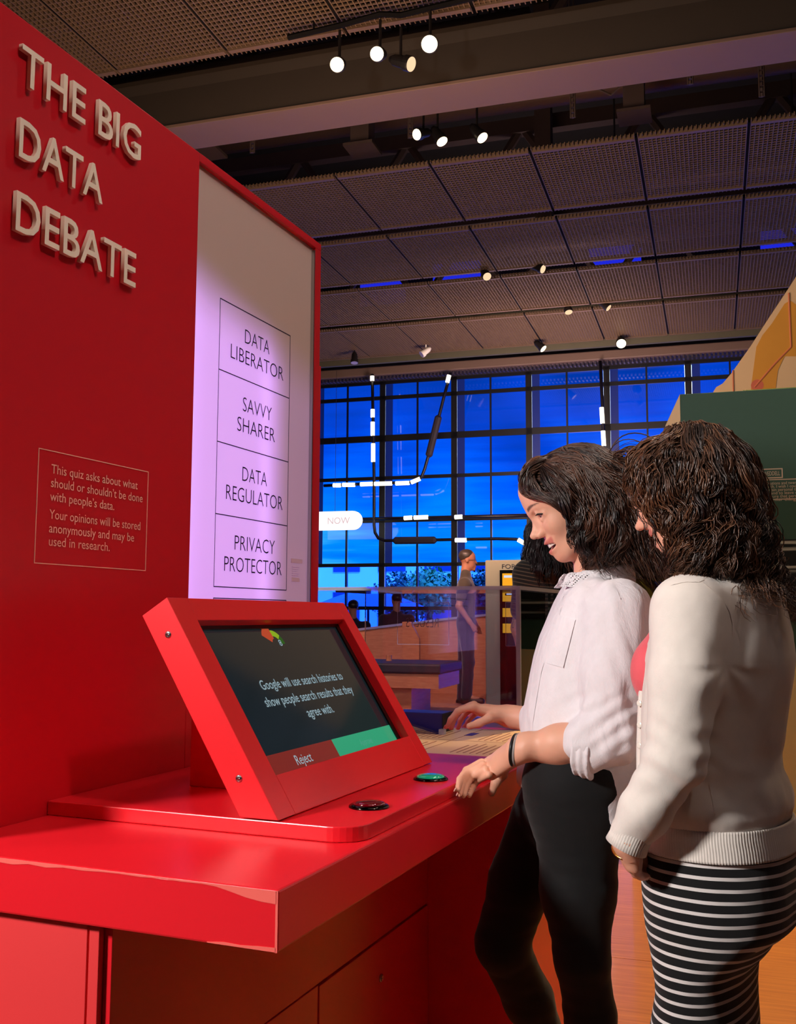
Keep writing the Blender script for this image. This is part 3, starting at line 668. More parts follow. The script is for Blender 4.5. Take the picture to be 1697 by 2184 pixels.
# ================================================================== LIGHT TUBE SCULPTURE AND NOW SIGN
DT = 17.2
M_TUBE = mat('black_conduit', (16, 12, 24), .4); M_LED = emis('tube_light', (255, 240, 215), 2.6); M_SLV = mat('knurled_sleeve', (40, 32, 42), .7, bump=.5, bscale=60)
def T2(px, py, d=DT): q = onD(px, py, d); return G(*q)
def tubeart(lab, pts, lit, sleeve, r=.028):
    t = thing('light_tube', T2(*pts[0]), lab, 'light tube', 'conduit light tubes')
    P_ = [T2(*p) for p in pts]
    MB().tube(P_, r, 8).build('conduit', M_TUBE, t, smooth=True)
    for (x0, y0, x1, y1) in lit: MB().tube([T2(x0, y0, DT-.02), T2(x1, y1, DT-.02)], [r*1.35]*2, 8).build('light_segment', M_LED, t)
    for (x0, y0, x1, y1) in sleeve:
        q0, q1 = T2(x0, y0), T2(x1, y1); dd = (q1-q0)
        MB().tube([q0, q0+dd*.05, q1-dd*.05, q1], [r*1.2, r*2.4, r*2.4, r*1.2], 10).build('sleeve', M_SLV, t)
tubeart('vertical black conduit curving at its foot into a run toward the right', [(793, 798), (795, 900), (797, 1020), (797, 1120), (799, 1136), (806, 1148), (820, 1153), (900, 1152), (1060, 1149), (1100, 1150), (1112, 1154), (1122, 1164), (1130, 1180), (1134, 1196)],
        [(793, 802, 793, 812), (794, 873, 794, 890), (794, 900, 794, 929), (795, 946, 795, 985), (970, 1152, 994, 1152), (1104, 1151, 1118, 1159), (1130, 1184, 1133, 1196)], [(838, 1153, 930, 1152)])
tubeart('slanted black conduit bending left into a dashed row of lights', [(960, 795), (945, 850), (930, 910), (905, 1000), (898, 1018), (885, 1027), (870, 1029), (780, 1032), (690, 1036)],
        [(957, 800, 953, 816), (895, 1021, 876, 1029), (872, 1030, 843, 1031), (835, 1031, 798, 1032), (794, 1032, 768, 1033), (756, 1034, 730, 1034), (726, 1035, 710, 1035)], [(935, 886, 913, 975)])
tubeart('straight horizontal conduit behind the lit sign', [(770, 1107), (860, 1105), (1000, 1102), (1140, 1099)], [(861, 1105, 878, 1104), (882, 1104, 912, 1103), (969, 1103, 985, 1102)], [])
tubeart('vertical conduit with two lit dashes above the first visitor', [(1279, 770), (1284, 870), (1287, 960), (1291, 1060)], [(1282, 869, 1284, 903), (1285, 919, 1287, 951)], [])
ns = thing('lit_sign', T2(730, 1108, DT-.3), 'white glowing rounded sign with the outlined word NOW, cut by the red post', 'sign')
q0 = onD(770, 1109, DT-.3); rr_ = .168; pts = []
cx0 = q0[0]+rr_; 
for k in range(13): t = -math.pi/2-math.pi*k/12; pts.append(G(cx0+rr_*math.cos(t)*-1*-1, DT-.3, q0[2]+rr_*math.sin(t)*-1))
pts = [G(cx0-rr_*math.cos(-math.pi/2+math.pi*k/12), DT-.3, q0[2]+rr_*math.sin(-math.pi/2+math.pi*k/12)) for k in range(13)]+[G(cx0+1.3, DT-.3, q0[2]+rr_), G(cx0+1.3, DT-.3, q0[2]-rr_)]
MB().prism(pts, D3*.07).build('face', emis('sign_face', (255, 250, 250), 1.3), ns)
put_text('sign_word', 'NOW', G(onD(697, 1115, DT-.3)[0]+.0, DT-.301, q0[2]-.06), -C3, Z3, .17, emis('sign_word', (232, 196, 200), .9), ns, fit=.42)
MB().tube([G(cx0+.35, DT-.26, q0[2]+rr_), G(cx0+.35, DT-.26, 5.7)], .004, 5).build('hanging_wire', M_FRAME, ns)

# ================================================================== FAR FLOOR, RAMP WALL, BENCH
ZP = .27                                               # raised gallery level the man stands on
M_PLY = wood('ramp_plywood', (190, 112, 74), (210, 136, 92), (1.2, .5, 8), 0, .5)
pl = struct(MB().gbox(.4, 11, 8.2, 17.9, 0, ZP).build('trim_5', M_PLY))
rw = thing('curved_parapet', G(4, 13, ZP), 'long curved plywood parapet with blue-lit ledge behind the standing man', 'parapet')
def parapet():
    top_px = [(690, 1352), (760, 1346), (860, 1334), (960, 1322), (1050, 1313), (1110, 1308), (1160, 1304)]
    ds = [12.6, 12.6, 12.7, 12.8, 12.9, 12.9, 13.0]
    out = [onD(x, y, d) for (x, y), d in zip(top_px, ds)]
    body = MB(); cap = MB()
    for i in range(len(out)-1):
        c0, d0, z0 = out[i]; c1, d1, z1 = out[i+1]
        body.prism([G(c0, d0, ZP), G(c1, d1, ZP), G(c1, d1, z1), G(c0, d0, z0)], D3*.08)
        cap.prism([G(c0, d0-.03, z0+.001), G(c1, d1-.03, z1+.001), G(c1, d1+.35, z1+.001), G(c0, d0+.35, z0+.001)], Z3*.03)
    body.build('panel', M_PLY, rw); cap.build('ledge', mat('blue_ledge', (150, 150, 190), .2), rw)
parapet()
pb = thing('parapet_end', T2(860, 1420, 12.2), 'upright plywood fin with a slanted top in front of the parapet', 'partition')
MB().prism([G(*(onD(857, 1500, 11.9)*[1,1,0]+[0,0,ZP])), G(*(onD(893, 1500, 11.9)*[1,1,0]+[0,0,ZP])), G(*onD(893, 1362, 11.9)), G(*onD(874, 1326, 11.9)), G(*onD(857, 1326, 11.9))], D3*.06).build('panel', M_PLY, pb)
hr = thing('handrail', T2(1040, 1335, 12.5), 'pale bent handrail on the parapet right of the man', 'handrail')
MB().tube([T2(1063, 1326, 12.75), T2(1085, 1325, 12.7), T2(1108, 1343, 12.5)], .02, 8).build('rail', mat('pale_rail', (205, 190, 130), .4), hr, smooth=True)
MB().tube([T2(1085, 1325, 12.7), T2(1085, 1330, 12.95)], .012, 6).build('bracket', mat('pale_rail', (205, 190, 130), .4), hr)
bn = thing('bench', G(3.6, 9.9, ZP), 'plywood bench with a dark upholstered seat and round bolster', 'bench')
bl_, br_, db = onD(690, 1500, 9.6)[0], onD(938, 1440, 9.6)[0], 9.6
zs = onD(900, 1438, db)[2]
MB().gbox(br_, bl_, db, db+.9, zs, zs+.10).build('seat_cushion', mat('dark_upholstery', (44, 38, 46), .6), bn, bevel=.02)
MB().gbox(br_+.02, bl_, db+.02, db+.85, zs-.14, zs-.001).build('seat_frame', M_PLY, bn)
MB().gbox(br_+.32, bl_, db+.10, db+.80, ZP, zs-.141).build('plinth', M_PLY, bn)
c_b = onD(872, 1405, db+.5)[0]
MB().lathe(G(c_b, db+.5, zs+.22), C3, [(0, .001), (.0, .09), (.01, .10), (.7, .10), (.71, 0)], 20).build('bolster', mat('dark_upholstery', (44, 38, 46), .6), bn, smooth=False)
MB().tube([G(c_b+.22, db+.5, zs+.1), G(c_b+.22, db+.5, zs+.16)], .03, 8).build('bolster_post', M_PLY, bn)
# white display kiosk with orange screens
wk = thing('display_cabinet', G(onD(1090, 1300, 7.6)[0], 7.6, 0), 'grey-white cabinet with a black column of orange screens', 'cabinet')
c1, c0 = onD(1034, 1300, 7.6)[0], onD(1215, 1300, 7.6)[0]; zt_ = onD(1080, 1194, 7.6)[2]
MB().gbox(c0, c1, 7.6, 8.2, 0, zt_).build('body', mat('warm_grey_paint', (190, 174, 150), .6), wk, bevel=.01)
cs0, cs1 = onD(1150, 1300, 7.59)[0], onD(1066, 1300, 7.59)[0]
MB().gbox(cs0, cs1, 7.575, 7.599, .5, onD(1080, 1216, 7.59)[2]).build('screen_column', M_BLACK, wk)
put_text('header_word', 'FORS', G(onD(1068, 1214, 7.59)[0], 7.598, onD(1068, 1213, 7.59)[2]), -C3, Z3, .05, mat('dark_print', (50, 48, 60), .6), wk, fit=.13)
M_ORG = emis('orange_screen', (255, 172, 40), 1.0)
for (y0, y1) in ((1223, 1249), (1256, 1283), (1297, 1316), (1330, 1350)):
    o = MB().gbox(onD(1098, 1300, 7.57)[0], onD(1071, 1300, 7.57)[0], 7.568, 7.5745, onD(1080, y1, 7.57)[2], onD(1080, y0, 7.57)[2]).build('orange_tile', M_ORG, wk)
MB().gbox(onD(1098, 1300, 7.56)[0], onD(1076, 1300, 7.56)[0], 7.566, 7.5675, onD(1080, 1270, 7.56)[2], onD(1080, 1264, 7.56)[2]).build('caption_pill', M_BLACK, wk)
MB().gbox(onD(1096, 1300, 7.56)[0], onD(1079, 1300, 7.56)[0], 7.565, 7.5658, onD(1080, 1268.6, 7.56)[2], onD(1080, 1265.6, 7.56)[2]).build('caption_line', emis('caption_white', (225, 235, 255), .9), wk)
MB().gbox(onD(1097, 1300, 7.56)[0], onD(1074, 1300, 7.56)[0], 7.566, 7.5675, onD(1080, 1232, 7.56)[2], onD(1080, 1227, 7.56)[2]).build('caption_line', emis('caption_white', (225, 235, 255), .9), wk)

# ================================================================== GREEN EXHIBIT WALLS AND BANNER (right)
DG = 6.0
def gx_(px, d=DG): return onD(px, 1000, d)[0]
zg = onD(1500, 838, DG)[2]
ge = thing('green_exhibit_wall', G(.2, DG, 0), 'tall dark green exhibit wall with a quotation, photo strip and pale base', 'exhibit wall')
cL = gx_(1453); cR_ = -2.6
M_GRN = mat('deep_green_board', (40, 76, 62), .55, noise=.05)
MB().gbox(cR_, cL, DG, DG+.5, 1.07, zg).build('board', M_GRN, ge, bevel=.002)
z0_, z1_ = onD(1690, 1324, DG)[2], onD(1690, 1150, DG)[2]
m = mat('photo_strip', (20, 24, 24), .35); nt = m.node_tree; p = nt.nodes['Principled BSDF']
tc = nt.nodes.new('ShaderNodeTexCoord'); mp = nt.nodes.new('ShaderNodeMapping'); mp.inputs['Scale'].default_value = (.6, .6, 22)
n = nt.nodes.new('ShaderNodeTexNoise'); n.inputs['Scale'].default_value = 1.6; n.inputs['Detail'].default_value = 6; r = nt.nodes.new('ShaderNodeValToRGB')
r.color_ramp.elements[0].position = .52; r.color_ramp.elements[0].color = (.008, .012, .012, 1); r.color_ramp.elements[1].position = .72; r.color_ramp.elements[1].color = (.5, .55, .5, 1)
nt.links.new(tc.outputs['Object'], mp.inputs[0]); nt.links.new(mp.outputs[0], n.inputs['Vector']); nt.links.new(n.outputs['Fac'], r.inputs[0]); nt.links.new(r.outputs[0], p.inputs['Base Color'])
MB().gbox(cR_, gx_(1560), DG-.003, DG-.0002, z0_, z1_).build('photo_print', m, ge)
MB().gbox(cR_, gx_(1500), DG-.012, DG+.5, .10, 1.069).build('base_panel', mat('pale_olive_board', (196, 190, 140), .5), ge, bevel=.002)
MB().gbox(cR_, gx_(1500), DG+.05, DG+.45, 0, .099).build('plinth', M_BLACK, ge)
qz = lambda y: onD(1650, y, DG)[2]
M_QT = mat('beige_print', (190, 170, 150), .6)
cq = gx_(1664)
line_rect(MB(), G(gx_(1500), DG-.0006, qz(1020)), -C3, Z3, gx_(1500)-gx_(1668), qz(999)-qz(1020), .006, -.002).build('name_frame', M_QT, ge)
put_text('quote_name', 'WEDDELL', G(gx_(1627), DG, qz(1014)), -C3, Z3, .034, M_QT, ge, fit=gx_(1627)-gx_(1662))
MB().gbox(gx_(1780), gx_(1500), DG-.0015, DG-.0003, qz(1024), qz(1022)).build('rule', M_QT, ge); MB().gbox(gx_(1780), gx_(1500), DG-.0015, DG-.0003, qz(1066), qz(1064)).build('rule', M_QT, ge)
for i, t in enumerate(('during ablutions and twentieth', 'so and such. I wish I could go', 'make certain personal things', 'is bigger and to leave open', 'to make sure that personal', 'using similar things to')):
    y = 1031+i*7.0
    put_text('quote_text', t, G(gx_(1606), DG, qz(y+2.5)), -C3, Z3, .024, M_QT, ge, fit=gx_(1606)-gx_(1712))
wd_ = thing('beige_end_wall', G(gx_(1435), DG+.1, 0), 'beige wedge-topped end panel at the left edge of the green wall', 'panel')
MB().prism([G(cL+.001, DG, 0), G(gx_(1418), DG, 0), G(*onD(1418, 908, DG)), G(cL+.001, DG, zg)], D3*.5).build('panel', mat('warm_beige_board', (222, 190, 150), .55), wd_)
oe = thing('olive_exhibit_panel', G(gx_(1400, 5.7), 5.7, 0), 'olive green panel with a blue sign between the two visitors', 'exhibit wall')
MB().gbox(gx_(1500, 5.75), gx_(1331, 5.75), 5.75, 5.95, 0, onD(1380, 1084, 5.75)[2]).build('board', mat('olive_board', (92, 92, 10), .55), oe)
bs_ = MB().gbox(gx_(1450, 5.74), gx_(1389, 5.74), 5.744, 5.7495, onD(1400, 1270, 5.74)[2], onD(1400, 1240, 5.74)[2]).build('blue_sign', mat('blue_sign', (56, 76, 190), .5, noise=.2, nscale=60), oe)
sb = MB(); sc0 = onD(1416, 1256, 5.735)
for k in range(14):
    t = 2*math.pi*k/14; e = -C3*math.cos(t)+Z3*math.sin(t); e2 = -C3*-math.sin(t)+Z3*math.cos(t)
    sb.prism([G(*sc0)+e*.008-e2*.004, G(*sc0)+e*.034, G(*sc0)+e*.008+e2*.004], -D3*.002)
sb.build('yellow_burst', mat('yellow_burst', (235, 215, 50), .4), bs_)
pf_ = line_rect(MB(), G(gx_(1370, 5.74), 5.7485, onD(1380, 1170, 5.74)[2]), -C3, Z3, .035, .05, .007, -.003); pf_.build('pink_frame', mat('pink_print', (190, 130, 100), .5), oe)
MB().gbox(gx_(1386, 5.74), gx_(1363, 5.74), 5.7475, 5.7495, onD(1380, 1176, 5.74)[2], onD(1380, 1174, 5.74)[2]).build('thin_rule', mat('olive_print', (128, 124, 40), .5), oe)
# lime topped box and tall banner wall
lm = thing('lime_exhibit_box', G(gx_(1700, 7.4), 7.4, 0), 'lime green topped exhibit box peeking over the dark green wall', 'exhibit box')
MB().gbox(-4, gx_(1589, 7.4), 7.4, 7.9, 0, onD(1640, 829, 7.4)[2]).build('body', mat('lime_board', (104, 130, 6), .5), lm)
MB().prism([G(gx_(1589, 7.4)+.001, 7.4, 0), G(gx_(1583, 7.4), 7.4, 0), G(*onD(1583, 838, 7.4)), G(*onD(1589, 829, 7.4))], D3*.4).build('side', mat('warm_beige_board', (222, 190, 150), .55), lm)
bw_ = thing('banner_wall', G(-1, 9, 0), 'huge slanting cream banner wall with a yellow band and thin pink lines at upper right', 'banner')
edge_px = [(1519, 860), (1519, 838), (1526, 826), (1540, 818), (1558, 797), (1600, 738), (1640, 676), (1680, 616), (1760, 490), (2050, 60)]
DB = 8.8
pg = [onD(x, y, DB) for x, y in edge_px]
ply = [G(pg[0][0], DB, 0)]+[G(*q) for q in pg]+[G(pg[-1][0], DB, 0)]
MB().prism(ply, D3*.12).build('sheet', mat('cream_banner', (205, 176, 138), .7, noise=.06, nscale=1), bw_)
def bpoly(name, pxs, m, lift): MB().prism([G(*onD(x, y, DB-lift)) for x, y in pxs], -D3*.002).build(name, m, bw_)
bpoly('yellow_band', [(1600, 836), (1602, 815), (1608, 770), (1612, 740), (1625, 715), (1645, 690), (1672, 648), (1684, 641), (1697, 650), (1800, 560), (1800, 700), (1700, 760), (1672, 760), (1658, 790), (1652, 836)], mat('yellow_band', (196, 138, 44), .7, noise=.2, nscale=1.5), .003)
def bline(pts, wpx, m):
    q = MB().tube([G(*onD(x, y, DB-.008)) for x, y in pts], wpx, 6); q.build('pink_line', m, bw_)
M_PNK = mat('pink_line', (205, 120, 84), .6)
bline([(1608, 826), (1650, 777), (1686, 740), (1684, 700), (1681, 625)], .008, M_PNK); bline([(1563, 838), (1562, 790)], .006, M_PNK)
MB().lathe(G(*onD(1614, 822, DB-.004)), -D3, [(0, .05), (.003, .05), (.0031, 0)], 20).build('pink_dot', mat('pink_dot', (190, 96, 70), .6), bw_)
# ================================================================== SIGNED-DISTANCE MODELLER (people)
class Grid:
    def __init__(s, xs, ys, zs):
        s.x, s.y, s.z = [np.asarray(q, np.float32) for q in (xs, ys, zs)]
        s.D = np.full((len(xs), len(ys), len(zs)), .25, np.float32)
    def _sl(s, lo, hi):
        r = []
        for ax, l, h in zip((s.x, s.y, s.z), lo, hi):
            i0 = max(int(np.searchsorted(ax, l))-1, 0); i1 = min(int(np.searchsorted(ax, h))+1, len(ax))
            r.append(slice(i0, max(i1, i0)))
        return tuple(r)
    def add(s, prim, k=.0, op='u'):
        fn, lo, hi = prim; m = .03+k*1.5
        sl = s._sl(np.array(lo)-m, np.array(hi)+m)
        if any(q.stop-q.start < 2 for q in sl): return s
        X = s.x[sl[0]][:, None, None]; Y = s.y[sl[1]][None, :, None]; Z = s.z[sl[2]][None, None, :]
        d = fn(X, Y, Z).astype(np.float32); S0 = s.D[sl]
        if op == 'u':
            if k > 0:
                h = np.clip(.5+.5*(S0-d)/k, 0, 1); r = S0*(1-h)+d*h-k*h*(1-h)
            else: r = np.minimum(S0, d)
        elif op == 's':
            if k > 0:
                h = np.clip(.5-.5*(S0+d)/k, 0, 1); r = S0*(1-h)-d*h+k*h*(1-h)
            else: r = np.maximum(S0, -d)
        s.D[sl] = r; return s
    def cut(s, fn):                                     # keep where fn <= 0
        X = s.x[:, None, None]; Y = s.y[None, :, None]; Z = s.z[None, None, :]
        s.D = np.maximum(s.D, fn(X, Y, Z).astype(np.float32)); return s
    def mesh(s):
        D = s.D.copy(); D[[0, -1]] = .2; D[:, [0, -1]] = .2; D[:, :, [0, -1]] = .2
        ins = D < 0
        nx, ny, nz = D.shape
        c = ins[:-1, :-1, :-1].astype(np.int8)
        for a in (0, 1):
            for b in (0, 1):
                for e in (0, 1):
                    if a or b or e: c = c+ins[a:nx-1+a, b:ny-1+b, e:nz-1+e]
        act = (c > 0) & (c < 8); I, J, Kk = np.nonzero(act); n = len(I)
        idx = np.full(act.shape, -1, np.int32); idx[I, J, Kk] = np.arange(n)
        acc = np.zeros((n, 3)); cnt = np.zeros(n)
        P = lambda i, j, k: np.stack([s.x[i], s.y[j], s.z[k]], 1).astype(float)
        cor = [(0,0,0), (1,0,0), (0,1,0), (1,1,0), (0,0,1), (1,0,1), (0,1,1), (1,1,1)]
        for a in range(8):
            for b in range(a+1, 8):
                if sum(abs(np.array(cor[a])-np.array(cor[b]))) != 1: continue
                ia = (I+cor[a][0], J+cor[a][1], Kk+cor[a][2]); ib = (I+cor[b][0], J+cor[b][1], Kk+cor[b][2])
                da, db = D[ia], D[ib]; m = (da < 0) != (db < 0)
                t = np.where(m, da/np.where(m, da-db, 1), 0)[:, None]
                q = P(*ia)*(1-t)+P(*ib)*t; acc[m] += q[m]; cnt[m] += 1
        V = acc/np.maximum(cnt, 1)[:, None]
        F = []
        for ax in range(3):
            a = ins; sh = [slice(None)]*3; sh2 = [slice(None)]*3
            sh[ax] = slice(0, -1); sh2[ax] = slice(1, None)
            e = a[tuple(sh)] != a[tuple(sh2)]; i, j, k = np.nonzero(e); lowin = a[tuple(sh)][i, j, k]
            u, v = [(1, 2), (2, 0), (0, 1)][ax]
            base = np.stack([i, j, k], 1)
            ok = (base[:, u] > 0) & (base[:, v] > 0) & (base[:, u] < D.shape[u]-1) & (base[:, v] < D.shape[v]-1); base = base[ok]; lowin = lowin[ok]
            def g(du, dv):
                b = base.copy(); b[:, u] += du; b[:, v] += dv; return idx[b[:, 0], b[:, 1], b[:, 2]]
            q = np.stack([g(-1, -1), g(0, -1), g(0, 0), g(-1, 0)], 1)
            q[~lowin] = q[~lowin][:, ::-1]; F.append(q)
        F = np.concatenate(F); F = F[(F >= 0).all(1)]
        return V, F
def relax(V, F, it=1, lam=.5, keep=None):
    n = len(V); E = np.concatenate([F[:, [0, 1]], F[:, [1, 2]], F[:, [2, 3]], F[:, [3, 0]]])
    for _ in range(it):
        acc = np.zeros((n, 3)); cnt = np.bincount(E[:, 0], minlength=n)+np.bincount(E[:, 1], minlength=n)
        for a in range(3): acc[:, a] = np.bincount(E[:, 0], V[E[:, 1], a], n)+np.bincount(E[:, 1], V[E[:, 0], a], n)
        T = acc/np.maximum(cnt, 1)[:, None]
        w_ = lam if keep is None else (lam*(1-keep))[:, None]
        V = V*(1-w_)+T*w_
    return V
def vnormals(V, F):
    n = np.cross(V[F[:, 2]]-V[F[:, 0]], V[F[:, 3]]-V[F[:, 1]]); N = np.zeros_like(V)
    for k in range(4):
        for a in range(3): N[:, a] += np.bincount(F[:, k], n[:, a], len(V))
    return N/np.maximum(np.linalg.norm(N, axis=1), 1e-9)[:, None]
def mesh_obj(name, V, F, m, parent=None, loc=None, smooth=True, attrs=None):
    me = bpy.data.meshes.new(name); po = WO[parent.name] if parent else np.array(loc if loc is not None else (V[:, 0].mean(), V[:, 1].mean(), V[:, 2].min()))
    me.vertices.add(len(V)); me.vertices.foreach_set('co', (V-po).ravel())
    k = F.shape[1]; me.loops.add(F.size); me.loops.foreach_set('vertex_index', F.ravel().astype(np.int32))
    me.polygons.add(len(F)); me.polygons.foreach_set('loop_start', np.arange(0, F.size, k, dtype=np.int32)); me.polygons.foreach_set('loop_total', np.full(len(F), k, np.int32))
    if smooth: me.polygons.foreach_set('use_smooth', np.ones(len(F), bool))
    me.update(calc_edges=True); me.validate(); me.materials.append(m)
    for nm, (kind, arr) in (attrs or {}).items():
        at = me.attributes.new(nm, kind, 'POINT')
        at.data.foreach_set('color' if kind == 'FLOAT_COLOR' else 'value', np.asarray(arr, np.float32).ravel())
    return link(name, me, parent, po)
def v3(p): return np.array(p, float)
def cone(a, b, r1, r2, flat=None, fs=1.0):
    """tapered capsule; flat = unit vector along which the section is scaled by fs"""
    a, b = v3(a), v3(b); R_ = max(r1, r2)*max(1, fs)
    if flat is not None:
        w_ = v3(flat); w_ /= np.linalg.norm(w_); s_ = 1/fs-1
        a2 = a+s_*(a@w_)*w_; b2 = b+s_*(b@w_)*w_
    else: a2, b2 = a, b
    ba = b2-a2; L2 = max(ba@ba, 1e-9)
    def fn(X, Y, Z):
        if flat is not None:
            q = (X*w_[0]+Y*w_[1]+Z*w_[2])*s_; X, Y, Z = X+q*w_[0], Y+q*w_[1], Z+q*w_[2]
        px, py, pz = X-a2[0], Y-a2[1], Z-a2[2]
        t = np.clip((px*ba[0]+py*ba[1]+pz*ba[2])/L2, 0, 1)
        d = np.sqrt((px-t*ba[0])**2+(py-t*ba[1])**2+(pz-t*ba[2])**2)-(r1+(r2-r1)*t)
        return d*min(1, fs)
    return fn, np.minimum(a, b)-R_, np.maximum(a, b)+R_
def ell(c, ax, rad):
    """ellipsoid: centre, 3 unit axes (rows), radii"""
    c = v3(c); M_ = np.array(ax, float); rad = v3(rad); R_ = max(rad)
    def fn(X, Y, Z):
        px, py, pz = X-c[0], Y-c[1], Z-c[2]; k0 = 0; k1 = 0
        for i in range(3):
            q = px*M_[i, 0]+py*M_[i, 1]+pz*M_[i, 2]; k0 = k0+(q/rad[i])**2; k1 = k1+(q/rad[i]**2)**2
        k0 = np.sqrt(k0); k1 = np.sqrt(k1)+1e-9
        return k0*(k0-1)/k1
    ext = np.sqrt(((M_*rad[:, None])**2).sum(0))
    return fn, c-ext, c+ext
I3 = np.eye(3)
def loft(rows, ax_u, p=2.0, ztop=None, zbot=None):
    """vertical loft: rows of (z, cx, cy, ru, rv); section axes ax_u (horizontal) and its perpendicular"""
    rows = sorted(rows); A_ = np.array(rows, float); zz = A_[:, 0]
    u = v3(ax_u); u /= np.linalg.norm(u); v = np.array([-u[1], u[0], 0])
    def fn(X, Y, Z):
        z = Z.ravel(); cx, cy, ru, rv = [np.interp(z, zz, A_[:, k])[None, None, :] for k in (1, 2, 3, 4)]
        px, py = X-cx, Y-cy
        a = np.abs(px*u[0]+py*u[1])/ru; b = np.abs(px*v[0]+py*v[1])/rv
        q = (a**p+b**p)**(1/p); d = (q-1)*np.minimum(ru, rv)
        dz = np.maximum(Z-zz[-1], zz[0]-Z)
        return np.maximum(d, dz)
    R_ = max(A_[:, 3].max(), A_[:, 4].max())
    return fn, (A_[:, 1].min()-R_, A_[:, 2].min()-R_, zz[0]), (A_[:, 1].max()+R_, A_[:, 2].max()+R_, zz[-1])
def axis(lo, hi, step, dense=()):
    """sorted coordinates with denser stretches (lo, hi, step)"""
    pts = []; x = lo
    while x < hi:
        pts.append(x); s_ = step
        for (a, b, q) in dense:
            if a <= x <= b: s_ = min(s_, q)
        x += s_
    return np.array(pts+[hi])
def fbm(P, sc, seed, oct=3):
    r = np.random.default_rng(seed); out = np.zeros(len(P)); amp = 1
    for o in range(oct):
        for k in range(4):
            d = r.normal(size=3); d /= np.linalg.norm(d); out += amp*np.sin((P@d)*sc*2*np.pi+r.random()*6.28+1.5*np.sin((P@r.normal(size=3))*sc*2.2+r.random()*6)) 
        amp *= .5; sc *= 2
    return out/6
# ------------------------------------------------------------------ fabrics, skin, hair
def cloth(name, col, rough=.85, weave=900, wb=.25, noise=.06, sheen=.3, crumple=0.0, cs=18):
    m = mat(name, col, rough, noise=noise, nscale=60, sheen=sheen, spec=.25); nt = m.node_tree; p = nt.nodes['Principled BSDF']
    tc = nt.nodes.new('ShaderNodeTexCoord'); w1 = nt.nodes.new('ShaderNodeTexNoise'); w1.inputs['Scale'].default_value = weave
    mp = nt.nodes.new('ShaderNodeMapping'); mp.inputs['Scale'].default_value = (1, 1, .25)
    nt.links.new(tc.outputs['Object'], mp.inputs[0]); nt.links.new(mp.outputs[0], w1.inputs['Vector'])
    b = nt.nodes.new('ShaderNodeBump'); b.inputs['Strength'].default_value = wb; b.inputs['Distance'].default_value = .001
    nt.links.new(w1.outputs['Fac'], b.inputs['Height'])
    if crumple:
        n2 = nt.nodes.new('ShaderNodeTexNoise'); n2.inputs['Scale'].default_value = cs; n2.inputs['Detail'].default_value = 5; n2.inputs['Distortion'].default_value = 1.5
        mp2 = nt.nodes.new('ShaderNodeMapping'); mp2.inputs['Scale'].default_value = (1, 1, .5); nt.links.new(tc.outputs['Object'], mp2.inputs[0]); nt.links.new(mp2.outputs[0], n2.inputs['Vector'])
        b2 = nt.nodes.new('ShaderNodeBump'); b2.inputs['Strength'].default_value = crumple; b2.inputs['Distance'].default_value = .01
        nt.links.new(n2.outputs['Fac'], b2.inputs['Height']); nt.links.new(b.outputs['Normal'], b2.inputs['Normal']); nt.links.new(b2.outputs['Normal'], p.inputs['Normal'])
    else: nt.links.new(b.outputs['Normal'], p.inputs['Normal'])
    return m
def skin_mat(name, col, lip):
    m = mat(name, col, .48, noise=.07, nscale=35, bump=.12, bscale=900, spec=.4, sss=.12); nt = m.node_tree; p = nt.nodes['Principled BSDF']
    src = p.inputs['Base Color'].links[0].from_socket
    at = nt.nodes.new('ShaderNodeAttribute'); at.attribute_name = 'lip'
    mx = nt.nodes.new('ShaderNodeMix'); mx.data_type = 'RGBA'; nt.links.new(at.outputs['Fac'], mx.inputs['Factor']); nt.links.new(src, mx.inputs['A']); mx.inputs['B'].default_value = lin(lip)+(1,)
    nt.links.new(mx.outputs['Result'], p.inputs['Base Color'])
    a2 = nt.nodes.new('ShaderNodeAttribute'); a2.attribute_name = 'brow'
    m2 = nt.nodes.new('ShaderNodeMix'); m2.data_type = 'RGBA'; nt.links.new(a2.outputs['Fac'], m2.inputs['Factor']); nt.links.new(mx.outputs['Result'], m2.inputs['A']); m2.inputs['B'].default_value = (.035, .018, .012, 1)
    nt.links.new(m2.outputs['Result'], p.inputs['Base Color'])
    return m
def hair_mat(name, dark, lightc):
    m = mat(name, dark, .38, spec=.6); nt = m.node_tree; p = nt.nodes['Principled BSDF']
    at = nt.nodes.new('ShaderNodeAttribute'); at.attribute_name = 'tone'
    r = nt.nodes.new('ShaderNodeValToRGB'); r.color_ramp.elements[0].color = lin(dark)+(1,); r.color_ramp.elements[1].color = lin(lightc)+(1,)
    nt.links.new(at.outputs['Fac'], r.inputs[0]); nt.links.new(r.outputs[0], p.inputs['Base Color'])
    p.inputs['Anisotropic'].default_value = .5
    return m
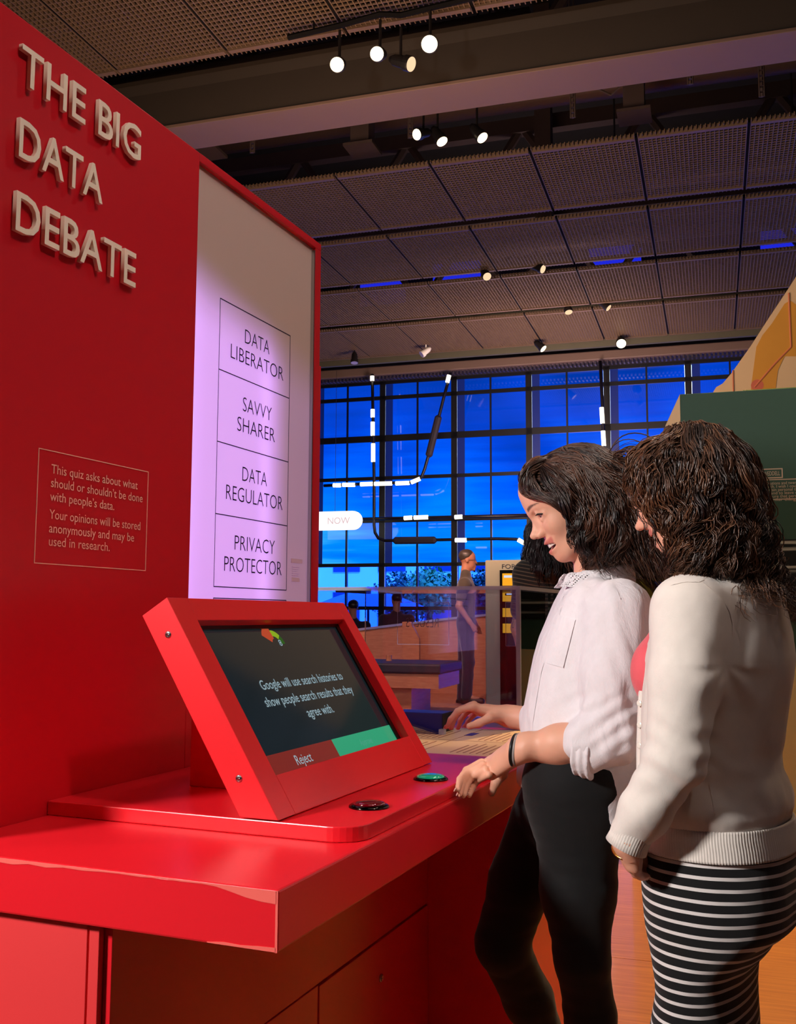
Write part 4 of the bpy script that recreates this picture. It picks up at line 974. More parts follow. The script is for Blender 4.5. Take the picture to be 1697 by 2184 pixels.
# ------------------------------------------------------------------ head
class Frame:
    def __init__(s, O, f, u, sc=1.0):
        s.sc = sc
        s.O = v3(O); s.f = v3(f)/np.linalg.norm(f); l = np.cross(u, s.f); s.l = l/np.linalg.norm(l); s.u = np.cross(s.f, s.l); s.M = np.array([s.f, s.l, s.u])
    def p(s, x, y, z): return s.O+(s.f*x+s.l*y+s.u*z)*s.sc
    def loc(s, P): return (P-s.O)@s.M.T/s.sc
def head_prims(F):
    E = lambda c, r, M=None: ell(F.p(*c), F.M if M is None else M, np.array(r)*F.sc)
    Cn = lambda a, b, r1, r2, fl=None, fs=1: cone(F.p(*a), F.p(*b), r1*F.sc, r2*F.sc, fl, fs)
    rot = lambda th: np.array([F.f*math.cos(th)+F.u*math.sin(th), F.l, -F.f*math.sin(th)+F.u*math.cos(th)])
    P = [(E((-.012, 0, .032), (.095, .073, .070)), 0, 'u'), (E((.030, 0, .026), (.058, .062, .056)), .03, 'u'),
         (E((.026, 0, -.035), (.055, .055, .068)), .03, 'u'), (Cn((.058, 0, -.088), (.066, 0, -.094), .024, .021), .03, 'u'),
         (Cn((-.005, .050, -.055), (.055, .020, -.092), .018, .014), .025, 'u'), (Cn((-.005, -.050, -.055), (.055, -.020, -.092), .018, .014), .025, 'u'),
         (Cn((.066, 0, .024), (.066, 0, .058), .022, .025), .02, 'u'),
         (Cn((.068, -.030, .018), (.076, 0, .012), .011, .012), .014, 'u'), (Cn((.068, .030, .018), (.076, 0, .012), .011, .012), .014, 'u'),
         (E((.052, .034, -.030), (.026, .022, .024)), .02, 'u'), (E((.052, -.034, -.030), (.026, .022, .024)), .02, 'u'),
         (E((.066, 0, -.062), (.022, .030, .024)), .018, 'u')]
    for s_ in (1, -1):                                   # eye sockets
        P.append((E((.088, s_*.031, -.001), (.018, .019, .0125)), .010, 's'))
    P += [(Cn((.079, 0, .006), (.099, 0, -.027), .0072, .0076), .009, 'u'), (E((.1035, 0, -.0318), (.0108, .0096, .0088)), .006, 'u')]
    for s_ in (1, -1): P.append((Cn((.077, s_*.009, .0), (.086, s_*.0115, -.032), .0082, .0088), .007, 'u'))
    for s_ in (1, -1): P.append((E((.0925, s_*.0112, -.0365), (.0105, .0064, .0074)), .005, 'u'))
    for s_ in (1, -1): P.append((E((.0965, s_*.0062, -.0435), (.0065, .0034, .0040)), .003, 's'))
    # lids
    for s_ in (1, -1):
        P += [(Cn((.069, s_*.046, .003), (.0800, s_*.032, .0080), .0042, .0046), .005, 'u'), (Cn((.0800, s_*.032, .0080), (.076, s_*.019, .002), .0048, .004), .005, 'u'),
              (Cn((.069, s_*.045, -.002), (.077, s_*.031, -.0092), .0040, .0040), .006, 'u'), (Cn((.077, s_*.031, -.0092), (.075, s_*.019, -.002), .0040, .0035), .006, 'u')]
    # smiling mouth: lips around a slot
    for s_ in (1, -1):
        P += [(Cn((.0895, 0, -.0600), (.0845, s_*.015, -.0575), .0041, .0038), .005, 'u'), (Cn((.0845, s_*.015, -.0575), (.069, s_*.033, -.0520), .0038, .0026), .006, 'u'),
              (Cn((.0865, 0, -.0805), (.081, s_*.015, -.0775), .0056, .0050), .006, 'u'), (Cn((.081, s_*.015, -.0775), (.069, s_*.033, -.0540), .0050, .0026), .006, 'u')]
    P.append((E((.085, 0, -.0690), (.026, .0290, .0078)), .003, 's'))
    return P
def ear_prims(F, s_):
    R_ = Frame(F.p(-.008, s_*.070, -.004), F.f*.8+F.l*(s_*-.0)+F.u*.0, F.u)
    o = lambda x, y, z: F.p(-.010+x, s_*(.071+y), -.004+z)
    pts = [(.010, .002, -.016), (.012, .004, .0), (.008, .008, .020), (-.004, .012, .030), (-.017, .014, .022), (-.021, .014, .004), (-.014, .010, -.014), (-.004, .006, -.028), (.006, .002, -.026)]
    P = [(cone(o(*pts[i]), o(*pts[i+1]), .0042, .0042), .004, 'u') for i in range(len(pts)-1)]
    P.append((ell(o(-.003, .003, -.002), F.M, (.014, .005, .022)), .004, 'u'))
    P.append((ell(o(-.001, -.010, -.002), F.M, (.016, .014, .018)), .008, 'u'))
    return P
def face_details(F, parent, iris=(60, 36, 22)):
    wm = mat('eye_white', (225, 215, 210), .15, coat=.5); im = mat('iris_brown', iris, .15, coat=.6); tm_ = mat('tooth_enamel', (240, 232, 220), .25, coat=.3)
    dm = mat('mouth_dark', (70, 16, 18), .5); lm_ = mat('lash_black', (18, 12, 10), .6)
    for s_ in (1, -1):
        c = F.p(.0668, s_*.031, 0)
        e = MB(); lat = []
        gz_ = F.f*.86-F.u*.42; gz_ /= np.linalg.norm(gz_)
        ey = MB().lathe(c-gz_*.0122, gz_, [(.0122-.0122*math.cos(math.pi*k/14), .0122*math.sin(math.pi*k/14)) for k in range(15)], 22)
        eo = ey.build('eye', wm, parent, smooth=True)
        MB().lathe(c+gz_*.0108, gz_, [(0, .0055), (.0008, .0050), (.0016, .003), (.0018, 0)], 20).build('iris', im, eo, smooth=True)
        MB().lathe(c+gz_*.0120, gz_, [(0, .0026), (.0007, .0022), (.0009, 0)], 16).build('pupil', lm_, eo, smooth=True)
        q = MB(); n = 12; arc_ = [F.p(.0715+.0125*math.sin(math.pi*(i/n)*.92+.12)-.0015*(i/n), s_*(.0475-.030*i/n), .0006+.0052*math.sin(math.pi*(i/n)*.95)) for i in range(n+1)]
        q.tube(arc_, [.0005+.0015*math.sin(math.pi*min(1, (i+2)/n)) for i in range(n+1)], 6)
        for i in range(n): q.tube([arc_[i], arc_[i]+F.f*.0065+F.u*(-.0010)+F.l*s_*.003], [.0005, .0001], 4)
        q.build('eyelash', lm_, parent)
    tt = MB()
    for k in range(-5, 6):
        y = k*.0052; x = .0872-.0016*k*k*.34
        tt2 = F.p(x, y, -.0610)
        tt.prism([F.p(x-.004, y-.0026, -.0600), F.p(x-.004, y+.0026, -.0600), F.p(x-.0045, y+.0024, -.0712+abs(k)*.0006), F.p(x-.0045, y-.0024, -.0712+abs(k)*.0006)], F.f*.0052)
    tt.build('teeth', tm_, parent, bevel=.0010)
    MB().lathe(F.p(.058, 0, -.069), F.f, [(0, .018), (.016, .017), (.020, .001)], 16).build('mouth_inside', dm, parent, smooth=True)
def face_attrs(F, V):
    L = F.loc(V); x, y, z = L[:, 0], np.abs(L[:, 1]), L[:, 2]
    up = np.exp(-(((z+.0598+.10*y**1.0*-.12)/.0052)**2))*(x > .066)*(y < .030)
    cu = -.0600+.0055*(y/.031); cl = -.0805+.0245*(y/.031)**1.6
    lip = np.maximum(np.exp(-((z-cu)/.0048)**4), np.exp(-((z-cl)/.0062)**4))*np.clip((.0335-y)/.004, 0, 1)*np.clip((x-.066)/.006, 0, 1)
    by = .0215+.0055*np.sin(np.clip((y-.012)/.040, 0, 1)*math.pi*.80)
    brow = np.exp(-((z-by)/(.0040*np.clip((.056-y)/.03, .25, 1)))**4)*np.clip((y-.011)/.004, 0, 1)*np.clip((.054-y)/.006, 0, 1)*(x > .03)
    return lip*.75, brow*.88
# ------------------------------------------------------------------ hand
def hand_prims(wrist, knuckle, palm_n, side, fingers, thumb, r=.0085, pw=.036, k=.008):
    """wrist, knuckle centre, palm normal (towards the palm side), side = unit vector index->little;
       fingers: 4 lists of joints, thumb: list of joints"""
    P = []
    wr, kn, side = v3(wrist), v3(knuckle), v3(side)/np.linalg.norm(side); pn = v3(palm_n)/np.linalg.norm(palm_n)
    offs = [-.030, -.010, .010, .028]
    for o in offs:
        P.append((cone(wr+side*o*.55, kn+side*o, .0145, .0125, pn, .85), .012, 'u'))
    P.append((cone(wr-(kn-wr)*.15, wr+(kn-wr)*.6, .0245, .017, pn, .80), .02, 'u'))
    radii = [(.0088, .0078, .0070, .0060), (.0090, .0080, .0072, .0062), (.0086, .0076, .0068, .0058), (.0076, .0067, .0060, .0052)]
    for fj, rd in zip(fingers, radii):
        for i in range(len(fj)-1): P.append((cone(fj[i], fj[i+1], rd[i]*r/.0085, rd[i+1]*r/.0085), .0035 if i else .006, 'u'))
    for i in range(len(thumb)-1):
        rd = (.0150, .0110, .0098, .0080); P.append((cone(thumb[i], thumb[i+1], rd[i], rd[i+1]), .006 if i else .010, 'u'))
    return P
# ------------------------------------------------------------------ hair strands
def strands(roots, dirs, n, step, grav, colliders, curl_amp, curl_len, seed, width=.0009, stiff=.86, noise=.15, flip=None, clump=None, tone=None, taper=True, push=.9, lens=None):
    """integrate strands under gravity, pushed out of ellipsoid colliders [(c, M, rad)], helical curl on top; returns V,F,tone"""
    r = np.random.default_rng(seed); N = len(roots); P = roots.copy(); d = dirs/np.linalg.norm(dirs, axis=1)[:, None]
    path = [P.copy()]; wob = r.normal(size=(N, 3))*noise
    for i in range(n):
        gv = np.array(grav(P, i/n) if callable(grav) else grav)
        d = d*stiff+gv*(1-stiff)+wob*.06
        if flip is not None: d = d+flip(P, i/n)
        d /= np.linalg.norm(d, axis=1)[:, None]
        P = P+d*step*(lens[:, None] if lens is not None else 1)
        for (c, M_, rad) in colliders:
            q = (P-c)@M_.T/rad; k = np.linalg.norm(q, axis=1); m = k < 1
            if m.any():
                q2 = q[m]/k[m][:, None]; Pn = (q2*rad)@M_+c; nn = (q2/rad)@M_; nn /= np.linalg.norm(nn, axis=1)[:, None]
                P[m] = P[m]*(1-push)+Pn*push; dd = d[m]; s_ = np.minimum((dd*nn).sum(1), 0)[:, None]; dd = dd-s_*nn; d[m] = dd/np.maximum(np.linalg.norm(dd, axis=1), 1e-6)[:, None]
        path.append(P.copy())
    Q = np.stack(path, 1)                                # N, n+1, 3
    T = np.gradient(Q, axis=1); T /= np.maximum(np.linalg.norm(T, axis=2), 1e-9)[:, :, None]
    ref = np.array([.3, .5, .8]); U_ = np.cross(T, ref); U_ /= np.maximum(np.linalg.norm(U_, axis=2), 1e-9)[:, :, None]; Vv = np.cross(T, U_)
    s_ = np.arange(n+1)*step; ph = (clump if clump is not None else r.random(N)*6.28)[:, None]
    amp = curl_amp*(np.clip(np.arange(n+1)/n*1.6, 0.05, 1))[None, :]*(.6+.8*r.random(N))[:, None]
    cl = (curl_len*(.75+.5*r.random(N)))[:, None]
    an = ph+s_[None, :]*2*math.pi/cl
    Q = Q+(np.cos(an)*amp)[:, :, None]*U_+(np.sin(an)*amp)[:, :, None]*Vv
    T = np.gradient(Q, axis=1); T /= np.maximum(np.linalg.norm(T, axis=2), 1e-9)[:, :, None]
    U_ = np.cross(T, ref); U_ /= np.maximum(np.linalg.norm(U_, axis=2), 1e-9)[:, :, None]; Vv = np.cross(T, U_)
    wd = width*(.6+.8*r.random(N))[:, None]*np.ones(n+1)[None, :]
    if taper: wd = wd*np.interp(np.arange(n+1)/n, [0, .7, 1], [1, .9, .25])[None, :]
    rings = []
    for k in range(3):
        a = 2*math.pi*k/3; rings.append(Q+(math.cos(a)*U_+math.sin(a)*Vv)*wd[:, :, None])
    V = np.stack(rings, 2).reshape(-1, 3)                # N, n+1, 3rings
    base = (np.arange(N)*(n+1)*3)[:, None, None]+(np.arange(n)*3)[None, :, None]+np.arange(3)[None, None, :]
    nx_ = (np.arange(N)*(n+1)*3)[:, None, None]+(np.arange(n)*3)[None, :, None]+((np.arange(3)+1) % 3)[None, None, :]
    F_ = np.stack([base, nx_, nx_+3, base+3], -1).reshape(-1, 4)
    tn = (tone if tone is not None else r.random(N)); tn = np.repeat(tn, (n+1)*3)
    return V, F_, tn
def merge(parts):
    V = []; F_ = []; T = []; n = 0
    for v, f, t in parts: V.append(v); F_.append(f+n); T.append(t); n += len(v)
    return np.concatenate(V), np.concatenate(F_), np.concatenate(T)

def guide_locks(guides, ninterp, nper, spread, curl_amp, curl_len, seed, width=.0011, npts=30, jit=.006, tone0=.25, flyaway=.0):
    """art-directed locks: guides = ordered list of equal-length point lists (world); strands scattered round interpolated guides"""
    r = np.random.default_rng(seed); Gd = np.array(guides, float); m = len(Gd)
    def smooth(Q):
        k = len(Q); t = np.linspace(0, k-1, npts); i = np.clip(t.astype(int), 0, k-2); u = (t-i)[:, None]
        p0 = Q[np.maximum(i-1, 0)]; p1 = Q[i]; p2 = Q[i+1]; p3 = Q[np.minimum(i+2, k-1)]
        return .5*((2*p1)+(-p0+p2)*u+(2*p0-5*p1+4*p2-p3)*u*u+(-p0+3*p1-3*p2+p3)*u**3)
    Vs = []
    for gi in range(ninterp):
        t = gi/(ninterp-1)*(m-1) if ninterp > 1 else 0; a = min(int(t), m-2) if m > 1 else 0; u = t-a
        base = Gd[a]*(1-u)+(Gd[a+1]*u if m > 1 else 0)+r.normal(size=Gd[a].shape)*jit; Q = smooth(base)
        T = np.gradient(Q, axis=0); T /= np.linalg.norm(T, axis=1)[:, None]; ref = np.array([.3, .6, .7]); U = np.cross(T, ref); U /= np.linalg.norm(U, axis=1)[:, None]; Vv = np.cross(T, U)
        s_ = np.concatenate([[0], np.cumsum(np.linalg.norm(np.diff(Q, axis=0), axis=1))])
        x = np.linspace(0, 1, npts); prof = np.interp(x, [0, .15, .5, .85, 1], [.55, .9, 1, .75, .35])
        ph0 = r.random()*6.28; cl = curl_len*(.8+.4*r.random()); tn0 = tone0+.22*r.normal()
        for k in range(nper):
            an, rr = r.random()*6.28, math.sqrt(r.random())*spread*(1+flyaway*r.random()**6*6)
            ph = ph0+r.normal()*.55; am = curl_amp*(.6+.8*r.random())*np.clip(x*1.8+.1, 0, 1)
            tt = ph+s_*2*math.pi/cl; L_ = 1-.22*r.random()
            P = Q+(U*math.cos(an)+Vv*math.sin(an))*(rr*prof)[:, None]+U*(np.cos(tt)*am)[:, None]+Vv*(np.sin(tt)*am)[:, None]
            if L_ < 1: xs = x*L_; P = np.stack([np.interp(xs, x, P[:, c]) for c in range(3)], 1)
            Vs.append((P, np.clip(tn0+.10*r.normal(), 0, 1), width*(.7+.6*r.random())))
    N = len(Vs); Q = np.stack([v[0] for v in Vs]); wd = np.array([v[2] for v in Vs])[:, None]*np.interp(np.linspace(0, 1, npts), [0, .7, 1], [1, .9, .25])[None, :]
    T = np.gradient(Q, axis=1); T /= np.maximum(np.linalg.norm(T, axis=2), 1e-9)[:, :, None]; ref = np.array([.3, .5, .8]); U = np.cross(T, ref); U /= np.maximum(np.linalg.norm(U, axis=2), 1e-9)[:, :, None]; Vv = np.cross(T, U)
    V = np.stack([Q+(math.cos(2*math.pi*k/3)*U+math.sin(2*math.pi*k/3)*Vv)*wd[:, :, None] for k in range(3)], 2).reshape(-1, 3); n = npts-1
    base = (np.arange(N)*npts*3)[:, None, None]+(np.arange(n)*3)[None, :, None]+np.arange(3)[None, None, :]
    nx_ = (np.arange(N)*npts*3)[:, None, None]+(np.arange(n)*3)[None, :, None]+((np.arange(3)+1) % 3)[None, None, :]
    return V, np.stack([base, nx_, nx_+3, base+3], -1).reshape(-1, 4), np.repeat(np.array([v[1] for v in Vs]), npts*3)
# ================================================================== VISITOR 1: white linen blouse, black trousers
def KB(px, py, b):                                  # pixel -> point on the kiosk plane b
    r = cF+(px-CXP)/FPX*cR-(py-CYP)/FPX*cU
    return cC+r*((b-cC@B3)/(r@B3))
def nrm(v): v = v3(v); return v/np.linalg.norm(v)
SKIN1 = skin_mat('skin_warm', (226, 168, 140), (196, 92, 88)); SKIN2 = skin_mat('skin_warm_two', (226, 164, 136), (190, 86, 86))
def build_body(root, grid, prims, m, frames=(), name='body', rl=1, ks=0):
    for p_, k, op in prims: grid.add(p_, k, op)
    V, F = grid.mesh(); V = relax(V, F, rl, .45)
    lip = np.zeros(len(V)); brow = np.zeros(len(V))
    for fr_ in frames:
        a, b = face_attrs(fr_, V); d = np.linalg.norm(V-fr_.O, axis=1) < .16; lip[d] = a[d]; brow[d] = b[d]
    return mesh_obj(name, V, F, m, root, attrs={'lip': ('FLOAT', lip), 'brow': ('FLOAT', brow)}), V, F
p1 = thing('person', W(1240, 1700, 2.2)*[1, 1, 0], 'smiling dark-haired person in white linen shirt and black trousers, one hand on the counter', 'person', 'visitors at the counter')
f_ = nrm((-.885, -.01, -.465)); u_ = nrm((-.465, 0, .885))
H1 = Frame((0, 0, 0), f_, u_); eye = W(1151, 1100, 2.168); H1.O = eye-H1.f*.078-H1.l*.031
LS, LE, LW, LK = W(1322, 1298, 2.075), W(1300, 1572, 2.02), W(1106, 1598, 2.09), KB(1042, 1641, .645)
RS, RE, RW, RK = W(1250, 1305, 2.36), W(1200, 1545, 2.42), W(1082, 1527, 2.50), W(1012, 1512, 2.51)
B = []
B += head_prims(H1)+ear_prims(H1, 1)+ear_prims(H1, -1)
nb_ = W(1272, 1258, 2.2)
B += [(cone(nb_, H1.p(-.040, 0, -.045), .050, .045), .015, 'u')]
B += [(cone(W(1285, 1345, 2.15), W(1285, 1345, 2.27), .068, .068, (1, 0, 0), .8), .02, 'u'), (cone(W(1255, 1380, 2.2), W(1250, 1560, 2.2), .105, .095, (1, 0, 0), .85), .04, 'u'),
      (cone(W(1230, 1650, 2.14), W(1230, 1650, 2.26), .10, .10), .04, 'u')]
B += [(cone(LS, LE, .038, .038), .02, 'u'), (cone(LE, LE*.45+LW*.55, .040, .036), .02, 'u'), (cone(LE*.45+LW*.55, LW, .036, .0255, (0, 1, 0), .85), .02, 'u')]
B += [(cone(RS, RE, .042, .036), .03, 'u'), (cone(RE, RW, .036, .026), .02, 'u')]
hipL, kneL, ankL = W(1232, 1745, 2.13), W(1240, 2040, 2.11), W(1290, 2400, 2.16)
hipR, kneR, ankR = W(1168, 1745, 2.29), W(1070, 2012, 2.31), W(1235, 2370, 2.46)
ankL[2] = .085; ankR[2] = .085
for h, kn, an in ((hipL, kneL, ankL), (hipR, kneR, ankR)):
    B += [(cone(h, kn, .068, .044), .03, 'u'), (cone(kn, an, .044, .030), .02, 'u'), (cone(an, an+np.array([-.11, 0, -.045]), .030, .024), .02, 'u')]
# left hand over the counter edge
kn = [KB(1026, 1626, .662), KB(1029, 1632, .652), KB(1034, 1641, .640), KB(1042, 1652, .628)]
fin = []
for k0, pip, dip, tip in zip(kn, [(994, 1643, .684), (996, 1650, .680), (1004, 1657, .674), (1018, 1664, .664)], [(980, 1662, .684), (984, 1671, .681), (993, 1677, .676), (1007, 1681, .668)],
                             [(974, 1686, .668), (979, 1695, .668), (988, 1697, .667), (1000, 1697, .664)]):
    fin.append([k0, KB(*pip), KB(*dip), KB(*tip)])
sideL = nrm(kn[3]-kn[0])
fw = nrm(LK-LW); pnL = nrm(np.cross(sideL, fw)); pnL = pnL if pnL[2] < 0 else -pnL
B += hand_prims(LW, LK, pnL, sideL, fin, [LW*.62+LK*.38+np.array([0, .02, -.006]), KB(1070, 1652, .640), KB(1056, 1670, .652), KB(1048, 1691, .660)])
# right hand hovering over the cream board
fr = [[W(1008, 1507, 2.475), W(975, 1517, 2.47), W(960, 1535, 2.47), W(952, 1551, 2.47)], [W(1010, 1502, 2.495), W(982, 1513, 2.50), W(967, 1534, 2.50), W(962, 1552, 2.50)],
      [W(1016, 1506, 2.515), W(995, 1518, 2.53), W(981, 1537, 2.53), W(977, 1552, 2.53)], [W(1026, 1515, 2.535), W(1008, 1526, 2.55), W(997, 1539, 2.55), W(992, 1549, 2.55)]]
sideR = nrm(fr[3][0]-fr[0][0]); fwR = nrm(RK-RW); pnR = nrm(np.cross(sideR, fwR)); pnR = pnR if pnR[2] < 0 else -pnR
B += hand_prims(RW, RK, pnR, sideR, fr, [RW*.75+RK*.25+np.array([0, -.012, -.004]), W(1042, 1532, 2.455), W(1020, 1543, 2.445), W(1000, 1549, 2.44)])
hc = H1.O
gx0 = axis(-.02, .66, .008, ((hc[0]-.13, hc[0]+.10, .0022), (W(970, 0, 2.2)[0]-.01, W(1110, 0, 2.2)[0], .0026)))
gy0 = axis(1.93, 2.66, .008, ((2.10, 2.27, .0026), (2.42, 2.58, .004)))
gz0 = axis(-.02, 1.70, .009, ((hc[2]-.14, hc[2]+.05, .0022), (.86, 1.06, .0028)))
body1, V1, F1 = build_body(p1, Grid(gx0, gy0, gz0), B, SKIN1, (H1,))
face_details(H1, p1)
# nails
nm_ = mat('nail', (236, 190, 176), .25, coat=.3)
for fi_, fj in enumerate(fin+fr):
    t = nrm(fj[3]-fj[2]); q = MB(); up_ = -pnL if fi_ < 4 else -pnR
    n_2 = nrm(up_-t*(up_@t)); s2 = np.cross(t, n_2); c = fj[3]+n_2*.0045+t*.001
    q.prism([c+t*.0055+s2*.002, c+t*.0055-s2*.002, c+t*.003-s2*.0042, c-t*.004-s2*.004, c-t*.004+s2*.004, c+t*.003+s2*.0042], n_2*.0012)
    q.build('fingernail', nm_, p1)
# bracelets
def ring(c, axis_, R_, r, name, m, parent, sc=None):
    axis_ = nrm(axis_); u0 = nrm(np.cross(axis_, (0.1, 0.2, 1))); v0 = np.cross(axis_, u0)
    q = MB(); pts = [c+R_*(math.cos(a)*u0+math.sin(a)*v0) for a in np.linspace(0, 2*math.pi, 33)]
    return q.tube(pts, r, 8, cap=False).build(name, m, parent, smooth=True)
axw = LW-LE
ring(LW+nrm(axw)*.010, axw+np.array([0, 0, .05]), .0305, .0032, 'bracelet', mat('black_band', (16, 14, 14), .4), p1)
ring(LW+nrm(axw)*.003, axw+np.array([0, 0, .05]), .0312, .0026, 'bracelet', mat('grey_band', (150, 146, 142), .4), p1)
# trousers
tr = Grid(axis(0, .66, .006), axis(1.96, 2.56, .006), axis(.04, 1.02, .007))
tp = [(cone(W(1225, 1675, 2.13), W(1225, 1675, 2.27), .108, .108, (0, 0, 1), 1.1), .0, 'u'), (cone(W(1235, 1735, 2.14), W(1222, 1735, 2.26), .092, .092), .03, 'u')]
thL = W(1232, 1900, 2.12)
tp += [(cone(hipL, thL, .088, .074), .03, 'u'), (cone(thL, kneL, .074, .054), .02, 'u'), (cone(kneL, W(1258, 2170, 2.13), .054, .050), .02, 'u'), (cone(W(1258, 2170, 2.13), ankL+[0, 0, .02], .050, .036), .02, 'u')]
thR = W(1110, 1880, 2.30)
tp += [(cone(hipR, thR, .082, .068), .03, 'u'), (cone(thR, kneR, .068, .060), .02, 'u'), (cone(kneR, W(1125, 2130, 2.37), .057, .054), .015, 'u'), (cone(W(1125, 2130, 2.37), ankR+[0, 0, .02], .054, .036), .02, 'u')]
for p_, k, op in tp: tr.add(p_, k, op)
V, F = tr.mesh(); V = relax(V, F, 2, .5); N = vnormals(V, F)
V = V+N*(.0022*fbm(V*[1, 1, 2.2], 7, 5))[:, None]
mesh_obj('trousers', V, F, cloth('black_stretch_cotton', (13, 13, 14), .8, 1200, .2, sheen=.15), p1)
for an, nm in ((ankL, 0), (ankR, 1)):
    g = Grid(axis(an[0]-.22, an[0]+.09, .007), axis(an[1]-.07, an[1]+.07, .007), axis(-.01, .15, .007))
    g.add(cone(an+[-.13, 0, -.052], an+[.0, 0, -.045], .032, .036), 0).add(cone(an+[.0, 0, -.04], an+[.01, 0, .01], .038, .040), .02); g.cut(lambda X, Y, Z: .001-Z+X*0+Y*0)
    V, F = g.mesh(); mesh_obj('shoe', V, F, mat('black_leather', (18, 16, 16), .35), p1)
# blouse
def px_rows(tab, Yc, ru_from=None, rvk=None, ax=None, f2=None, l2=None):
    rows = []
    for y, xl, xr, rv in tab:
        a, b = W(xl, y, Yc), W(xr, y, Yc); c = (a+b)/2; ext = (b[0]-a[0])/2*.985
        if ax is None: ru = ext
        else: ru = math.sqrt(max(ext**2-(ax[1]*rv)**2, (.03)**2))/ax[0]
        rows.append((c[2], c[0], c[1], ru, rv))
    return rows
tab = [(1215, 1236, 1300, .050), (1236, 1212, 1330, .078), (1258, 1196, 1350, .125), (1285, 1182, 1366, .155), (1320, 1167, 1378, .165), (1360, 1150, 1380, .160), (1400, 1138, 1378, .155), (1450, 1127, 1372, .150),
       (1500, 1119, 1368, .148), (1550, 1112, 1368, .150), (1600, 1106, 1370, .155), (1650, 1102, 1372, .160), (1700, 1100, 1372, .163), (1760, 1140, 1372, .16), (1830, 1200, 1370, .15)]
bl1 = Grid(axis(.16, .66, .0045), axis(1.92, 2.56, .005), axis(.72, 1.42, .0045))
bl1.add(loft(px_rows(tab, 2.2), (1, 0, 0), 2.25))
bl1.add(cone(W(1325, 1300, 2.052), W(1312, 1440, 2.030), .062, .062), .035).add(cone(W(1312, 1440, 2.035), LE+[.004, 0, .005], .062, .056), .02)
bl1.add(cone(W(1262, 1305, 2.33), RE, .06, .05), .03).add(cone(LE+[.005, 0, .0], W(1262, 1583, 2.03), .054, .057), .015)
cuL = W(1234, 1590, 2.045)
bl1.add(cone(RE, RE*.55+RW*.45, .052, .050), .02)
hx = [W(x, y, 2.12) for x, y in ((1085, 1660), (1100, 1668), (1118, 1690), (1140, 1703), (1165, 1704), (1195, 1690), (1220, 1672), (1238, 1652), (1250, 1675), (1270, 1715), (1290, 1755), (1310, 1792), (1340, 1815), (1380, 1815), (1420, 1800))]
hX = np.array([p_[0] for p_ in hx]); hZ = np.array([p_[2] for p_ in hx])
def hemcut(X, Y, Z):
    s_ = np.interp(X.ravel(), hX, hZ).reshape(X.shape)
    return (s_-Z)*.8+Y*0
bl1.cut(hemcut)
# hollow under the hem
ins = [(cone(W(1215, 1720, 2.08), W(1215, 1720, 2.3), .112, .112, (0, 0, 1), 1.0), .0, 's')]
V, F = bl1.mesh(); V = relax(V, F, 3, .5); N = vnormals(V, F)
def arm_mask(V, a, b, r): 
    ba = b-a; t = np.clip(((V-a)@ba)/(ba@ba), 0, 1); return np.clip(1.3-np.linalg.norm(V-a-t[:, None]*ba, axis=1)/r, 0, 1)
am = np.maximum(arm_mask(V, LS, LE, .085), 0)
vert = fbm(V*[1, 1, .28], 9, 11); diag = fbm((V@np.array([[1, 0, .4], [0, 1, 0], [-.5, 0, 1]]))*[1.3, 1, .35], 11, 12)
low = np.clip((1.15-V[:, 2])/.25, 0, 1)
dis = .0045*vert*(.5+low*.9)+.0060*diag*am
# long creases down the sleeve and gathers above the rolled cuff
q = (V-W(1335, 1450, 2.0))
cre = np.sin((q[:, 0]*.93+q[:, 2]*.22)*150+.9*np.sin(q[:, 2]*22))*np.exp(-((q[:, 0]*.93+q[:, 2]*.22)/.045)**2)*am
gat = np.sin((V@nrm((-.55, 0, 1)))*210+1.2*np.sin(V[:, 0]*40))*am*np.exp(-((V[:, 2]-LE[2]-.035)/.05)**2)
# pull folds from the side seam towards the hem and a drape under the bust
q2 = V-W(1238, 1640, 2.0); pull = np.sin((q2[:, 0]*.8-q2[:, 2]*.6)*95)*np.exp(-(q2[:, 0]**2+q2[:, 2]**2)/.012)
dis = dis+.0050*cre+.0042*gat+.0040*pull
V = V+N*dis[:, None]
M_LINEN = cloth('white_linen', (228, 222, 224), .88, 700, .5, crumple=.8, cs=11)
blouse = mesh_obj('shirt', V, F, M_LINEN, p1)
bvh1 = BVHTree.FromPolygons([Vector(x) for x in V], [tuple(map(int, f)) for f in F])
def drape(name, grid_px, Ys, bvh, m, parent, off=.0022, thick=.0014, Yd=1.2):
    """lay a patch given in photograph pixels on the cloth it belongs to"""
    n, k = len(grid_px), len(grid_px[0]); vs = []
    for row in grid_px:
        for (x, y) in row:
            o = W(x, y, Yd); dv = nrm(W(x, y, 3.0)-o); hit = bvh.ray_cast(Vector(o), Vector(dv), 3.0)
            vs.append(np.array(hit[0])-dv*off if hit[0] is not None else None)
    last = next(v for v in vs if v is not None)
    for i, v in enumerate(vs):
        if v is None: vs[i] = last+0
        else: last = v
    dv = nrm(vs[0]-cC)
    vv = vs+[v+dv*(off+thick) for v in vs]; n0 = len(vs); fs = []
    for i in range(n-1):
        for j in range(k-1):
            a = i*k+j; fs += [(a, a+1, a+k+1, a+k), (n0+a, n0+a+k, n0+a+k+1, n0+a+1)]
    for i in range(n-1): fs += [(i*k, (i+1)*k, n0+(i+1)*k, n0+i*k), (i*k+k-1, n0+i*k+k-1, n0+(i+1)*k+k-1, (i+1)*k+k-1)]
    for j in range(k-1): fs += [(j, n0+j, n0+j+1, j+1), ((n-1)*k+j, (n-1)*k+j+1, n0+(n-1)*k+j+1, n0+(n-1)*k+j)]
    q = MB(); q.add(vv, fs); return q.build(name, m, parent, smooth=False)
